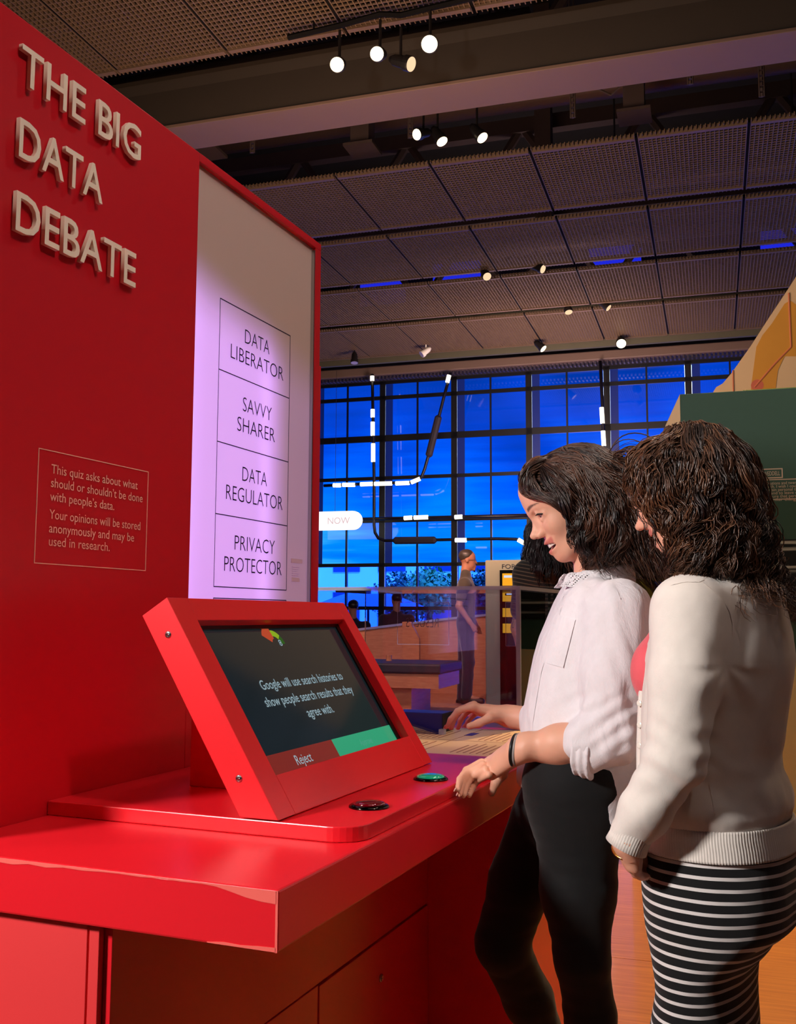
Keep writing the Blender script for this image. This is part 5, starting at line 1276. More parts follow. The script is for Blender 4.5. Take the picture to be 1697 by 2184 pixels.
def quadgrid(a, b, c, d, n, k):
    a, b, c, d = map(np.array, (a, b, c, d)); return [[tuple((a*(1-j/(k-1))+b*j/(k-1))*(1-i/(n-1))+(d*(1-j/(k-1))+c*j/(k-1))*i/(n-1)) for j in range(k)] for i in range(n)]
drape('pocket', quadgrid((1190., 1312.), (1226., 1322.), (1200., 1424.), (1158., 1413.), 12, 6), 0, bvh1, M_LINEN, p1, off=.0030)
plk = [(1203, 1246), (1194, 1270), (1188, 1300), (1178, 1340), (1162, 1385), (1147, 1430), (1138, 1480), (1130, 1530), (1124, 1580), (1118, 1630), (1114, 1675)]
drape('placket', [[(x-5, y), (x, y+.5), (x+7, y+1)] for x, y in plk], 0, bvh1, M_LINEN, p1, off=.0026)
drape('hem_fold', [[(x, y-7), (x, y-3)] for x, y in ((1118, 1690), (1130, 1699), (1142, 1703), (1158, 1704), (1176, 1700), (1195, 1690), (1214, 1676), (1230, 1660))], 0, bvh1, M_LINEN, p1, off=.002)
drape('side_seam', [[(x-1.2, y), (x+1.2, y)] for x, y in ((1300, 1218), (1306, 1238), (1316, 1262), (1322, 1278))], 0, bvh1, M_LINEN, p1, off=.002)
# rolled cuff
g = Grid(axis(cuL[0]-.09, cuL[0]+.09, .0035), axis(cuL[1]-.09, cuL[1]+.09, .0035), axis(cuL[2]-.09, cuL[2]+.09, .0035))
ca = nrm(LW-LE+np.array([0.02, 0, .05])); a_, b_ = cuL+ca*.002, cuL-ca*.034
g.add(cone(a_, b_, .0585, .0615)); g.cut(lambda X, Y, Z: (X-a_[0])*ca[0]+(Y-a_[1])*ca[1]+(Z-a_[2])*ca[2]); g.cut(lambda X, Y, Z: -((X-b_[0])*ca[0]+(Y-b_[1])*ca[1]+(Z-b_[2])*ca[2]))
g.add(cone(a_+ca*.03, a_-ca*.02, .050, .050), .004, 's')
V, F = g.mesh(); V = relax(V, F, 2, .5); N = vnormals(V, F); V = V+N*(.0022*fbm(V, 16, 3)+.0014*np.sin((V@ca)*420))[:, None]
mesh_obj('rolled_cuff', V, F, M_LINEN, p1)
# collar
cz0, cz1 = W(1262, 1262, 2.2), W(1278, 1212, 2.2)
g = Grid(axis(.30, .56, .0035), axis(2.06, 2.34, .004), axis(cz0[2]-.03, cz1[2]+.03, .0035))
def collar_fn(X, Y, Z):
    t = (Z-cz0[2])/(cz1[2]-cz0[2]); cx = cz0[0]+(cz1[0]-cz0[0])*t-.002; r = .088-.018*t
    fx = X-cx; rr = np.sqrt((fx*.95)**2+((Y-2.2)*1.08)**2); d = np.abs(rr-r)-.0028
    zlow = cz0[2]+.004+.10*np.clip(fx, -.09, .09)*-.55; ztop_ = cz1[2]+.10*np.clip(fx, -.09, .09)*1.6
    d = np.maximum(d, zlow-Z); d = np.maximum(d, Z-ztop_)
    return np.maximum(d, (-fx*.85-np.abs(Y-2.2)*1.25-.018)*.7)      # open in front
g.add((collar_fn, (.30, 2.06, cz0[2]-.02), (.56, 2.34, cz1[2]+.02)))
V, F = g.mesh(); V = relax(V, F, 2, .5); N = vnormals(V, F); V = V+N*(.0018*fbm(V, 18, 9))[:, None]
mesh_obj('collar', V, F, M_LINEN, p1)
# hair
HAIR1 = hair_mat('dark_brown_hair', (22, 12, 10), (116, 74, 52)); HAIR2 = hair_mat('curly_brown_hair', (32, 16, 11), (138, 92, 64))
def scalp(Fr, n, seed, keep, c=(-.014, 0, .032), rad=(.098, .077, .073)):
    r = np.random.default_rng(seed); q = r.normal(size=(n*3, 3)); q /= np.linalg.norm(q, axis=1)[:, None]; L = q*np.array(rad)+np.array(c)
    m = keep(L); L = L[m][:n]; q = q[m][:n]
    nn = q/np.array(rad); nn /= np.linalg.norm(nn, axis=1)[:, None]
    return L, nn
def hair_cap(name, Fr, prims, m, parent, seed, res=.0045, amp=.004, cutfn=None):
    lo = np.min([p_[0][1] for p_ in prims], 0)-.02; hi = np.max([p_[0][2] for p_ in prims], 0)+.02
    g = Grid(*[axis(lo[i], hi[i], res) for i in range(3)])
    for p_, k, op in prims: g.add(p_, k, op)
    if cutfn: g.cut(cutfn)
    V, F = g.mesh(); V = relax(V, F, 2, .5); N = vnormals(V, F)
    d = fbm(V*[1.2, 1.2, .35], 22, seed); V = V+N*(amp*d)[:, None]
    return V, F, np.clip(.10+.12*d, 0, .4)
hl = lambda L: ((L[:, 0] < .045) | (L[:, 1] > -.02)) & (((L[:, 2] > .056-.35*np.clip(.062-L[:, 0], 0, .03)) & (L[:, 0] > .03)) | ((L[:, 0] <= .03) & (L[:, 2] > -.005-1.0*np.clip(.012-L[:, 0], -.03, .09)+.9*np.clip(L[:, 0], 0, .03))))
L, nn = scalp(H1, 3800, 1, hl)
sg = np.sign(L[:, 1]-.012); dl = np.stack([-1.0-.0*L[:, 0], sg*(.45+.3*(np.abs(L[:, 1]) < .04)), np.full(len(L), .05)], 1)
dl = dl-nn*(dl*nn).sum(1)[:, None]; dl = dl/np.linalg.norm(dl, axis=1)[:, None]+nn*(.10+.45*(L[:, 0] > .055))[:, None]
roots = H1.p(0, 0, 0)+L@H1.M; dirs = dl@H1.M
hcE = (H1.p(-.020, 0, .031), H1.M, np.array([.106, .088, .078])); hcE2 = (H1.p(-.022, 0, .032), H1.M, np.array([.111, .094, .083]))
faceE = (H1.p(.040, 0, -.040), H1.M, np.array([.060, .074, .085])); earE = (H1.p(-.01, 0, -.05), H1.M, np.array([.07, .076, .07]))
backE = (W(1286, 1120, 2.2), I3, np.array([.058, .085, .072]))
shE = (W(1300, 1290, 2.2), I3, np.array([.105, .20, .068]))
def grav1(P, t): return (.78, .04, -.58) if t < .36 else (.10, 0, -1.0)
def flip1(P, t): 
    o = np.zeros_like(P); o[:, 0] = .10*(t > .55); o[:, 2] = .10*(t > .82); return o
parts = []
ncol = len(L)//2
tn = np.clip(.28+.30*fbm(roots*[1, 1, 1], 16, 4)+.18*RNG.normal(size=len(L)), 0, 1)
for sl_, ce, sd in ((slice(0, ncol), hcE, 21), (slice(ncol, None), hcE2, 22)):
    parts.append(strands(roots[sl_], dirs[sl_], 25, .0116, grav1, [ce, faceE, earE, backE, shE], .0045, .095, sd, .00125, .76, .08, flip1, tone=tn[sl_], lens=.80+.36*np.random.default_rng(5).random(len(L))[sl_],
                         clump=(fbm(roots[sl_], 12, 6)*5)))
capV = hair_cap('hair', H1, [(ell(hcE[0], H1.M, (.1045, .0865, .0765)), .0, 'u'), (ell(backE[0], I3, (.058, .085, .072)), .03, 'u'), (ell(H1.p(-.055, 0, -.02), H1.M, (.06, .084, .07)), .03, 'u'), (ell(W(1290, 1150, 2.2), I3, (.050, .088, .060)), .03, 'u')], HAIR1, p1, 2,
    cutfn=lambda X, Y, Z: ((X-H1.O[0])*H1.f[0]+(Y-H1.O[1])*H1.f[1]+(Z-H1.O[2])*H1.f[2])*.9+np.minimum(((X-H1.O[0])*H1.u[0]+(Y-H1.O[1])*H1.u[1]+(Z-H1.O[2])*H1.u[2])-.060, 0)*-1.1-.026-np.clip(((X-H1.O[0])*H1.u[0]+(Z-H1.O[2])*H1.u[2])-.058, 0, .02)*6)
parts.append(capV)
GL = [[(1150, 985, 2.17), (1165, 1020, 2.13), (1198, 1068, 2.107), (1222, 1108, 2.102), (1216, 1140, 2.102), (1236, 1168, 2.105)],
      [(1190, 972, 2.16), (1213, 1010, 2.115), (1245, 1070, 2.102), (1262, 1120, 2.095), (1252, 1160, 2.10), (1256, 1198, 2.115)],
      [(1220, 972, 2.16), (1258, 1010, 2.12), (1288, 1070, 2.105), (1300, 1130, 2.09), (1290, 1178, 2.10), (1274, 1210, 2.12)],
      [(1235, 975, 2.18), (1285, 1012, 2.145), (1316, 1070, 2.125), (1330, 1130, 2.11), (1322, 1178, 2.11), (1298, 1206, 2.12)],
      [(1238, 976, 2.2), (1298, 1018, 2.2), (1330, 1075, 2.2), (1350, 1130, 2.2), (1345, 1172, 2.2), (1322, 1200, 2.2)],
      [(1235, 976, 2.22), (1285, 1022, 2.265), (1308, 1080, 2.29), (1322, 1138, 2.30), (1310, 1178, 2.29), (1290, 1205, 2.28)]]
wl = lambda gl: [[W(*q) for q in g_] for g_ in gl]
parts.append(guide_locks(wl(GL), 46, 62, .0125, .0055, .085, 71, width=.00115))
parts.append(guide_locks(wl([[(1175, 975, 2.19), (1138, 985, 2.18), (1113, 1010, 2.175), (1112, 1036, 2.165), (1128, 1054, 2.145), (1162, 1064, 2.118), (1196, 1085, 2.104), (1222, 1110, 2.10)],
      [(1190, 972, 2.17), (1155, 985, 2.155), (1134, 1008, 2.145), (1135, 1034, 2.135), (1152, 1050, 2.125), (1182, 1066, 2.11), (1212, 1092, 2.10), (1236, 1122, 2.10)]]), 7, 60, .0085, .003, .10, 72, jit=.003))
parts.append(guide_locks(wl([[(1175, 978, 2.21), (1135, 988, 2.225), (1112, 1012, 2.235), (1112, 1040, 2.24), (1124, 1062, 2.245)], [(1205, 974, 2.23), (1175, 985, 2.25), (1150, 1008, 2.265), (1150, 1035, 2.275), (1165, 1062, 2.28)]]), 6, 50, .009, .003, .09, 73, jit=.003))
parts.append(guide_locks(wl([[(1196, 1082, 2.104), (1206, 1102, 2.10), (1209, 1121, 2.098), (1222, 1132, 2.098), (1234, 1124, 2.098)]]), 1, 9, .0022, .001, .05, 74, width=.0007, jit=.001))
parts.append(guide_locks(wl([[(1262, 1130, 2.15), (1256, 1165, 2.15), (1248, 1195, 2.15), (1240, 1216, 2.155)], [(1300, 1140, 2.15), (1300, 1175, 2.14), (1290, 1205, 2.14), (1272, 1222, 2.14)]]), 8, 40, .010, .006, .05, 75, jit=.004))
V, F, T_ = merge(parts); mesh_obj('hair', V, F, HAIR1, p1, attrs={'tone': ('FLOAT', T_)})

# ================================================================== VISITOR 2: white cardigan, striped skirt
p2 = thing('person', W(1535, 1700, 1.8)*[1, 1, 0], 'curly brown-haired person from behind in white cardigan and black striped skirt', 'person', 'visitors at the counter')
f2 = nrm((-.82, .57, 0)); l2 = nrm((-.57, -.82, 0))
fh = nrm((-.80, .50, 0)); th = math.radians(25)
hf = fh*math.cos(th)-Z3*math.sin(th); hu = fh*-math.sin(th)*-1*1.0+Z3*math.cos(th); hu = nrm(Z3*math.cos(th)+fh*math.sin(th))
H2 = Frame((0, 0, 0), hf, hu, .92); tip = W(1357, 1128, 1.87); H2.O = tip-(H2.f*.112+H2.u*-.033)*.92
B = head_prims(H2)+ear_prims(H2, 1)+ear_prims(H2, -1)
nb2 = W(1532, 1235, 1.8)
B += [(cone(nb2, H2.p(-.030, 0, -.045), .056, .050), .02, 'u')]
S2L, E2L, W2L = W(1462, 1302, 1.665), W(1440, 1618, 1.63), W(1338, 1795, 1.665)
S2R, E2R, W2R = W(1610, 1300, 1.97), W(1560, 1600, 2.02), W(1405, 1790, 1.86)
B += [(cone(W(1500, 1310, 1.72), W(1580, 1310, 1.92), .075, .075), .03, 'u'), (cone(W(1535, 1360, 1.8), W(1530, 1620, 1.8), .10, .095), .04, 'u'), (cone(W(1515, 1780, 1.76), W(1550, 1780, 1.84), .085, .085), .04, 'u')]
B += [(cone(S2L, E2L, .044, .038), .03, 'u'), (cone(E2L, W2L, .037, .0245), .02, 'u'), (cone(S2R, E2R, .044, .038), .03, 'u'), (cone(E2R, W2R, .037, .0245), .02, 'u')]
h2L, k2L, a2L = W(1508, 1850, 1.745), W(1490, 2300, 1.75), None; h2R, k2R = W(1560, 1850, 1.87), W(1530, 2230, 1.88)
k2L[2] = .47; k2R[2] = .47; a2L = k2L+np.array([.05, -.02, -.39]); a2R = k2R+np.array([.05, -.02, -.39])
for h, kn_, an in ((h2L, k2L, a2L), (h2R, k2R, a2R)):
    B += [(cone(h, kn_, .062, .046), .03, 'u'), (cone(kn_, kn_*.65+an*.35+[.012, 0, 0], .048, .050), .02, 'u'), (cone(kn_*.65+an*.35+[.012, 0, 0], an, .050, .030), .02, 'u'), (cone(an, an+f2*.12+Z3*-.05, .030, .024), .02, 'u')]
kc = W(1346, 1838, 1.69)
kn2 = [W(1338, 1830, 1.715), W(1340, 1836, 1.698), W(1343, 1843, 1.680), W(1348, 1848, 1.662)]
fin2 = [[kn2[0], W(1352, 1850, 1.735), W(1366, 1858, 1.745), W(1378, 1860, 1.75)], [kn2[1], W(1352, 1858, 1.715), W(1366, 1866, 1.728), W(1378, 1868, 1.735)],
        [kn2[2], W(1355, 1864, 1.695), W(1368, 1870, 1.708), W(1380, 1871, 1.715)], [kn2[3], W(1360, 1864, 1.672), W(1371, 1869, 1.685), W(1381, 1868, 1.692)]]
sd2 = nrm(kn2[3]-kn2[0]); fw2 = nrm(kc-W2L); pn2 = nrm(np.cross(sd2, fw2)); pn2 = pn2 if pn2[0] > 0 else -pn2
B += hand_prims(W2L, kc, pn2, sd2, fin2, [W2L*.6+kc*.4+np.array([.01, .02, 0]), W(1352, 1822, 1.72), W(1366, 1832, 1.735), W(1376, 1842, 1.745)])
kc3 = W(1372, 1828, 1.80)
kn3 = [W(1376, 1815, 1.80), W(1374, 1824, 1.805), W(1372, 1833, 1.81), W(1371, 1841, 1.815)]
fin3 = [[q, q+np.array([-.012, -.020, -.008]), q+np.array([-.012, -.040, -.012]), q+np.array([-.006, -.052, -.012])] for q in kn3]
sd3 = nrm(kn3[3]-kn3[0]); pn3 = nrm((-1, 0, 0))
B += hand_prims(W2R, kc3, pn3, sd3, fin3, [W2R*.6+kc3*.4+np.array([0, -.01, .012]), W(1376, 1806, 1.77), W(1368, 1810, 1.74), W(1362, 1816, 1.72)])
hc = H2.O
gx0 = axis(.20, .92, .009, ((hc[0]-.12, hc[0]+.07, .0025), (W(1310, 0, 1.66)[0], W(1390, 0, 1.75)[0], .003)))
gy0 = axis(1.5, 2.2, .009, ((hc[1]-.08, hc[1]+.12, .003),)); gz0 = axis(-.02, 1.64, .009, ((hc[2]-.14, hc[2]+.05, .0025), (.78, .90, .003)))
body2, V2, F2 = build_body(p2, Grid(gx0, gy0, gz0), B, SKIN2, (H2,))
face_details(H2, p2)
ring(W2L+nrm(kc-W2L)*.012, kc-W2L, .0262, .0020, 'bracelet', mat('gold_band', (220, 180, 90), .25, metal=1.0), p2)
axk = (abs(f2@nrm((.95, -.30, 0))), abs(l2@nrm((.95, -.30, 0))))
# skirt
tabS = [(1775, 1378, 1690, .160), (1800, 1377, 1694, .165), (1850, 1376, 1700, .172), (1900, 1378, 1702, .176), (1950, 1382, 1697, .172), (1985, 1388, 1680, .165), (2010, 1394, 1650, .158), (2035, 1400, 1624, .155),
        (2060, 1405, 1614, .152), (2100, 1406, 1612, .148), (2140, 1399, 1613, .148), (2184, 1392, 1616, .150), (2300, 1392, 1612, .15), (2460, 1400, 1600, .15)]
g = Grid(axis(.36, .78, .005), axis(1.55, 2.05, .005), axis(.42, .98, .0045))
g.add(loft(px_rows(tabS, 1.8, ax=axk), f2, 2.2))
V, F = g.mesh(); V = relax(V, F, 2, .5); N = vnormals(V, F)
q = V-W(1612, 2012, 1.75); cr = np.exp(-(q[:, 2]/.016)**2-(np.clip(-q[:, 0], 0, 9)/.05)**2); V = V-N*(.010*cr)[:, None]+N*(.0014*fbm(V*[1, 1, .6], 9, 8))[:, None]
sv = V[:, 2]+.012*cr+.002*fbm(V*[.5, .5, .5], 4, 3)+.028*np.clip(.80-V[:, 2], 0, .4)*np.sin((V[:, 0]-.38)*14)
m = cloth('striped_jersey', (14, 14, 15), .85, 1200, .3, sheen=.2); nt = m.node_tree; p = nt.nodes['Principled BSDF']
at = nt.nodes.new('ShaderNodeAttribute'); at.attribute_name = 'stripe'
fr_ = mop(nt, 'FRACT', mop(nt, 'MULTIPLY', at.outputs['Fac'], 1/.0178), 0); msk = mop(nt, 'LESS_THAN', fr_, .30)
mx = nt.nodes.new('ShaderNodeMix'); mx.data_type = 'RGBA'; nt.links.new(msk, mx.inputs['Factor']); nt.links.new(p.inputs['Base Color'].links[0].from_socket, mx.inputs['A']); mx.inputs['B'].default_value = lin((222, 214, 210))+(1,)
nt.links.new(mx.outputs['Result'], p.inputs['Base Color'])
mesh_obj('striped_skirt', V, F, m, p2, attrs={'stripe': ('FLOAT', sv)})
# cardigan
tabC = [(1196, 1492, 1588, .055), (1208, 1470, 1612, .085), (1228, 1452, 1634, .125), (1260, 1430, 1656, .155), (1300, 1414, 1672, .172), (1350, 1398, 1683, .176), (1400, 1386, 1688, .174), (1450, 1380, 1684, .168), (1500, 1376, 1676, .160),
        (1550, 1374, 1668, .155), (1600, 1372, 1662, .153), (1640, 1371, 1662, .156), (1668, 1369, 1674, .162), (1692, 1368, 1686, .168), (1712, 1368, 1689, .168), (1728, 1370, 1684, .164), (1744, 1374, 1678, .158)]
g = Grid(axis(.30, .80, .0045), axis(1.50, 2.12, .0045), axis(.84, 1.40, .0045))
g.add(loft(px_rows(tabC, 1.8, ax=axk), f2, 2.2))
am0, am1 = S2L+np.array([.004, .01, .0]), E2L
g.add(cone(am0, W(1456, 1450, 1.645), .060, .054), .03).add(cone(W(1456, 1450, 1.645), am1, .054, .048), .015).add(cone(am1, W(1372, 1735, 1.65), .047, .040), .012).add(cone(W(1372, 1735, 1.65), W(1345, 1775, 1.66), .040, .032), .01)
g.add(cone(S2R, E2R, .056, .048), .03).add(cone(E2R, W2R, .046, .036), .02)
V, F = g.mesh(); V = relax(V, F, 3, .5); N = vnormals(V, F)
am = arm_mask(V, S2L, E2L, .075); fa = arm_mask(V, E2L, W2L, .065)
body_m = 1-np.clip(am+fa, 0, 1)
# waist blousing, radiating creases at the armhole, rings at the elbow
q = V-W(1555, 1420, 1.62); r_ = np.sqrt(q[:, 0]**2+q[:, 2]**2)+1e-6; an_ = np.arctan2(q[:, 2], q[:, 0])
arm_cr = np.sin(an_*7+1.0)*np.exp(-(r_/.10)**2)*np.clip(r_/.03, 0, 1)
q3 = V-E2L; el = np.sin((V@nrm((.35, 0, 1)))*170+1.1*np.sin(V[:, 0]*60))*np.exp(-(q3**2).sum(1)/.0035)
fr2 = np.sin((V@nrm((-.75, 0, 1)))*120+1.2*fbm(V, 6, 2))*fa*np.clip((E2L[2]-V[:, 2])/.05, 0, 1)
blo = np.sin(V@nrm((.25, .1, 1))*60+2.0*fbm(V*[1, 1, .7], 5, 21))*np.exp(-((V[:, 2]-W(0, 1670, 1.8)[2])/.05)**2)*body_m
V = V+N*(.0018*arm_cr*(q[:, 2] < 0)+.0036*el+.0016*fr2+.0046*blo+.0042*fbm((V@np.array([[1, 0, .5], [0, 1, 0], [-.4, 0, 1]]))*[1, 1, .4], 6, 31)*body_m+.0022*fbm(V*[1, 1, .5], 8, 35)*am+.0008*fbm(V, 12, 33))[:, None]
M_KNIT = cloth('cream_fine_knit', (230, 220, 210), .9, 1300, .3, sheen=.35)
mesh_obj('cardigan', V, F, M_KNIT, p2)
# ribbed hem band and cuffs
def ribbed(name, rows, f_, l_, nr, zcl, m, parent, amp=.0012, p_=2.2, n=720):
    rows = sorted(rows); A_ = np.array(rows); zz = np.linspace(A_[0, 0], A_[-1, 0], 14); vs = []
    for z in zz:
        cx, cy, ru, rv = [np.interp(z, A_[:, 0], A_[:, k]) for k in (1, 2, 3, 4)]
        for i in range(n):
            a = 2*math.pi*i/n; c, s_ = math.cos(a), math.sin(a); q = (abs(c)**p_+abs(s_)**p_)**(-1/p_); am_ = amp*(.5+.5*math.sin(a*nr))
            pt = np.array([cx, cy, 0])+f_*(ru*q*c)+l_*(rv*q*s_)+(f_*c+l_*s_)*am_; vs.append([pt[0], pt[1], z])
    V = np.array(vs); m_ = len(zz); F = np.array([(i*n+j, i*n+(j+1) % n, (i+1)*n+(j+1) % n, (i+1)*n+j) for i in range(m_-1) for j in range(n)])
    o = mesh_obj(name, V, F, m, parent); s_ = o.modifiers.new('thick', 'SOLIDIFY'); s_.thickness = .004; s_.offset = -1; return o
tabR = [(1735, 1373, 1684, .162), (1755, 1372, 1688, .166), (1775, 1372, 1693, .168), (1797, 1372, 1697, .170)]
ribbed('ribbed_hem', px_rows(tabR, 1.8, ax=axk), f2, l2, 180, 0, M_KNIT, p2)
cu0, cu1 = W(1350, 1768, 1.66), W(1334, 1806, 1.665); axc = nrm(cu1-cu0); uc = nrm(np.cross(axc, (0, 1, .2))); vc = np.cross(axc, uc)
q = MB(); n = 160; rings_ = [(0, .0335), (.25, .0330), (.6, .0320), (1, .0335), (1, .0300), (.4, .0295)]
vs = []
for t, r in rings_:
    c = cu0+(cu1-cu0)*t
    for i in range(n): a = 2*math.pi*i/n; rr2 = r+.0009*(.5+.5*math.sin(a*48)); vs.append(c+uc*rr2*math.cos(a)+vc*rr2*math.sin(a))
q.add(vs, [(i*n+j, i*n+(j+1) % n, (i+1)*n+(j+1) % n, (i+1)*n+j) for i in range(len(rings_)-1) for j in range(n)]); q.build('ribbed_cuff', M_KNIT, p2, smooth=True)
# coral top, cardigan front edge with buttons
g = Grid(axis(.30, .60, .005), axis(1.62, 2.0, .005), axis(1.02, 1.34, .005))
g.add(ell(W(1396, 1432, 1.83), (f2, l2, Z3), (.040, .06, .060))).add(cone(W(1450, 1330, 1.84), W(1430, 1560, 1.84), .05, .05), .03)
V, F = g.mesh(); mesh_obj('coral_top', V, F, cloth('coral_jersey', (226, 92, 100), .8, 1200, .2), p2)
ed = [(1402, 1330), (1388, 1380), (1378, 1420), (1372, 1470), (1369, 1530), (1367, 1600), (1366, 1660), (1368, 1730)]
mb = MB(); P0 = [W(x, y, 1.80) for x, y in ed]; 
mb.tube(P0, [.006, .008, .009, .009, .009, .009, .008, .007], 10); mb.build('front_band', M_KNIT, p2, smooth=True)
for y in (1500, 1546, 1590):
    MB().lathe(W(1363, y, 1.79), nrm((-.8, -.5, 0)), [(0, .0055), (.0015, .0055), (.0022, .004), (.0022, 0)], 16).build('button', mat('pearl_button', (235, 228, 215), .2, coat=.5), p2)
# shoulder and side seams
cardo = [o for o in p2.children if o.name.startswith('cardigan')][0]
cme = cardo.data; cvs = [v.co+Vector(WO[p2.name]) for v in cme.vertices]; bvh2 = BVHTree.FromPolygons(cvs, [tuple(pp.vertices) for pp in cme.polygons])
for pts in (((1430, 1247), (1460, 1240), (1490, 1240), (1500, 1236)), ((1495, 1240), (1510, 1252), (1530, 1268), (1545, 1285), (1556, 1305), (1562, 1330), (1562, 1355)), ((1512, 1672), (1518, 1700), (1524, 1735)), ((1497, 1236), (1515, 1222), (1540, 1212))):
    fine = [tuple(np.array(pts[i])*(1-t)+np.array(pts[i+1])*t) for i in range(len(pts)-1) for t in (0, .33, .66)]+[pts[-1]]
    drape('seam', [[(x, y-1.0), (x+.3, y+1.0)] if abs(pts[-1][0]-pts[0][0]) > abs(pts[-1][1]-pts[0][1]) else [(x-1.0, y), (x+1.0, y+.3)] for x, y in fine], 0, bvh2, M_KNIT, p2, off=.0016, Yd=1.0)
for an in (a2L, a2R):
    g = Grid(axis(an[0]-.22, an[0]+.1, .008), axis(an[1]-.1, an[1]+.18, .008), axis(-.01, .12, .007))
    g.add(cone(an+f2*.13-[0, 0, .055], an-[0, 0, .045], .030, .034)).cut(lambda X, Y, Z: .001-Z+X*0+Y*0); V, F = g.mesh(); mesh_obj('shoe', V, F, mat('black_leather', (18, 16, 16), .35), p2)
# curly hair
hl2 = lambda L: (L[:, 2] > .050-1.3*np.clip(.030-L[:, 0], 0, .09)) & (L[:, 0] < -.035) & (L[:, 1] > -.03)
L, nn = scalp(H2, 1900, 8, hl2)
sg = np.sign(L[:, 1]+.0); dl = np.stack([-.35+.9*(L[:, 0] > .2), sg*.8, np.full(len(L), .05)], 1)
dl = dl-nn*(dl*nn).sum(1)[:, None]+nn*.12
roots = H2.p(0, 0, 0)+L@H2.M*.92; dirs = dl@H2.M
c0_, c1_, c2_ = [(H2.p(-.030, 0, .030), H2.M, np.array(r)) for r in ((.093, .081, .073), (.096, .084, .077), (.100, .088, .081))]
mass = (W(1535, 1130, 1.82), I3, np.array([.070, .095, .095])); sh2 = (W(1540, 1335, 1.82), I3, np.array([.120, .20, .095]))
fE = (H2.p(.040, 0, -.040), H2.M, np.array([.052, .070, .080]))
r = np.random.default_rng(9); lens = .46+.36*r.random(len(L)); tn = np.clip(.25+.28*fbm(roots, 14, 44)+.20*r.normal(size=len(L)), 0, 1)
cl = fbm(roots, 22, 46)*9
parts = []; k3 = len(L)//3
def flip2(P, t): o = np.zeros_like(P); o[:, 0] = .03*(P[:, 0] > W(1500, 0, 1.8)[0]); return o
for i, (ce, sd, am_) in enumerate(((c0_, 61, .006), (c1_, 62, .008), (c2_, 63, .010))):
    s_ = slice(i*k3, (i+1)*k3 if i < 2 else None)
    parts.append(strands(roots[s_], dirs[s_], 34, .0115, (.26, .05, -1), [ce, fE, mass, sh2], am_, .055, sd, .0012, .62, .08, flip2, clump=cl[s_], tone=tn[s_], lens=lens[s_]))
# stray wisps
s_ = r.choice(np.nonzero(L[:, 0] < -.05)[0], 60, replace=False)
parts.append(strands(roots[s_], dirs[s_]+r.normal(size=(60, 3))*.15, 30, .007, (.05, 0, -1), [c2_, mass, sh2], .006, .05, 64, .00055, .70, .15, None, tone=np.clip(tn[s_]+.3, 0, 1)))
parts.append(hair_cap('hair', H2, [(ell(c0_[0], H2.M, (.092, .080, .0725)), 0, 'u'), (ell(mass[0], I3, (.070, .093, .093)), .04, 'u'), (ell(W(1492, 1195, 1.78), I3, (.045, .08, .06)), .03, 'u'), (ell(W(1590, 1215, 1.9), I3, (.040, .06, .07)), .04, 'u')], HAIR2, p2, 3, amp=.006,
    cutfn=lambda X, Y, Z: ((X-H2.O[0])*H2.f[0]+(Y-H2.O[1])*H2.f[1]+(Z-H2.O[2])*H2.f[2])*.9-np.minimum(((X-H2.O[0])*H2.u[0]+(Y-H2.O[1])*H2.u[1]+(Z-H2.O[2])*H2.u[2])-.055, 0)*1.0-.040))
G2 = [[(1415, 932, 1.81), (1362, 965, 1.80), (1341, 1005, 1.79), (1350, 1050, 1.775), (1406, 1088, 1.735), (1440, 1135, 1.715), (1440, 1185, 1.715), (1440, 1235, 1.71), (1438, 1288, 1.70)],
      [(1440, 926, 1.77), (1402, 965, 1.73), (1388, 1020, 1.71), (1404, 1075, 1.70), (1432, 1120, 1.695), (1448, 1160, 1.69), (1456, 1200, 1.685), (1456, 1245, 1.68), (1446, 1290, 1.67)],
      [(1468, 920, 1.75), (1458, 970, 1.705), (1466, 1030, 1.69), (1478, 1080, 1.68), (1482, 1120, 1.675), (1482, 1155, 1.67), (1480, 1185, 1.67), (1482, 1210, 1.67), (1484, 1232, 1.665)],
      [(1500, 917, 1.76), (1512, 970, 1.71), (1520, 1030, 1.685), (1524, 1080, 1.675), (1528, 1120, 1.67), (1532, 1150, 1.67), (1536, 1180, 1.67), (1540, 1205, 1.67), (1545, 1225, 1.665)],
      [(1522, 920, 1.78), (1560, 972, 1.74), (1582, 1035, 1.72), (1590, 1090, 1.71), (1594, 1135, 1.71), (1600, 1180, 1.71), (1606, 1220, 1.71), (1614, 1255, 1.715), (1624, 1285, 1.72)],
      [(1536, 925, 1.82), (1594, 978, 1.81), (1620, 1045, 1.80), (1630, 1105, 1.80), (1637, 1155, 1.80), (1643, 1205, 1.80), (1646, 1255, 1.80), (1640, 1300, 1.79), (1622, 1345, 1.78)],
      [(1530, 925, 1.86), (1580, 985, 1.90), (1600, 1050, 1.92), (1608, 1110, 1.92), (1615, 1160, 1.92), (1622, 1210, 1.91), (1628, 1260, 1.90), (1636, 1300, 1.88), (1640, 1340, 1.86)]]
parts.append(guide_locks(wl(G2), 64, 62, .0125, .0085, .058, 81, width=.00105, npts=40, jit=.005, flyaway=.12))
parts.append(guide_locks(wl([[(1350, 1055, 1.775), (1366, 1098, 1.765), (1384, 1128, 1.76), (1380, 1160, 1.757), (1388, 1196, 1.755), (1412, 1212, 1.75)], [(1372, 1080, 1.75), (1392, 1110, 1.745), (1408, 1150, 1.742), (1404, 1190, 1.742), (1412, 1225, 1.74), (1430, 1250, 1.735)]]), 3, 7, .003, .004, .045, 82, width=.0006, jit=.004))
V, F, T_ = merge(parts); mesh_obj('hair', V, F, HAIR2, p2, attrs={'tone': ('FLOAT', T_)})
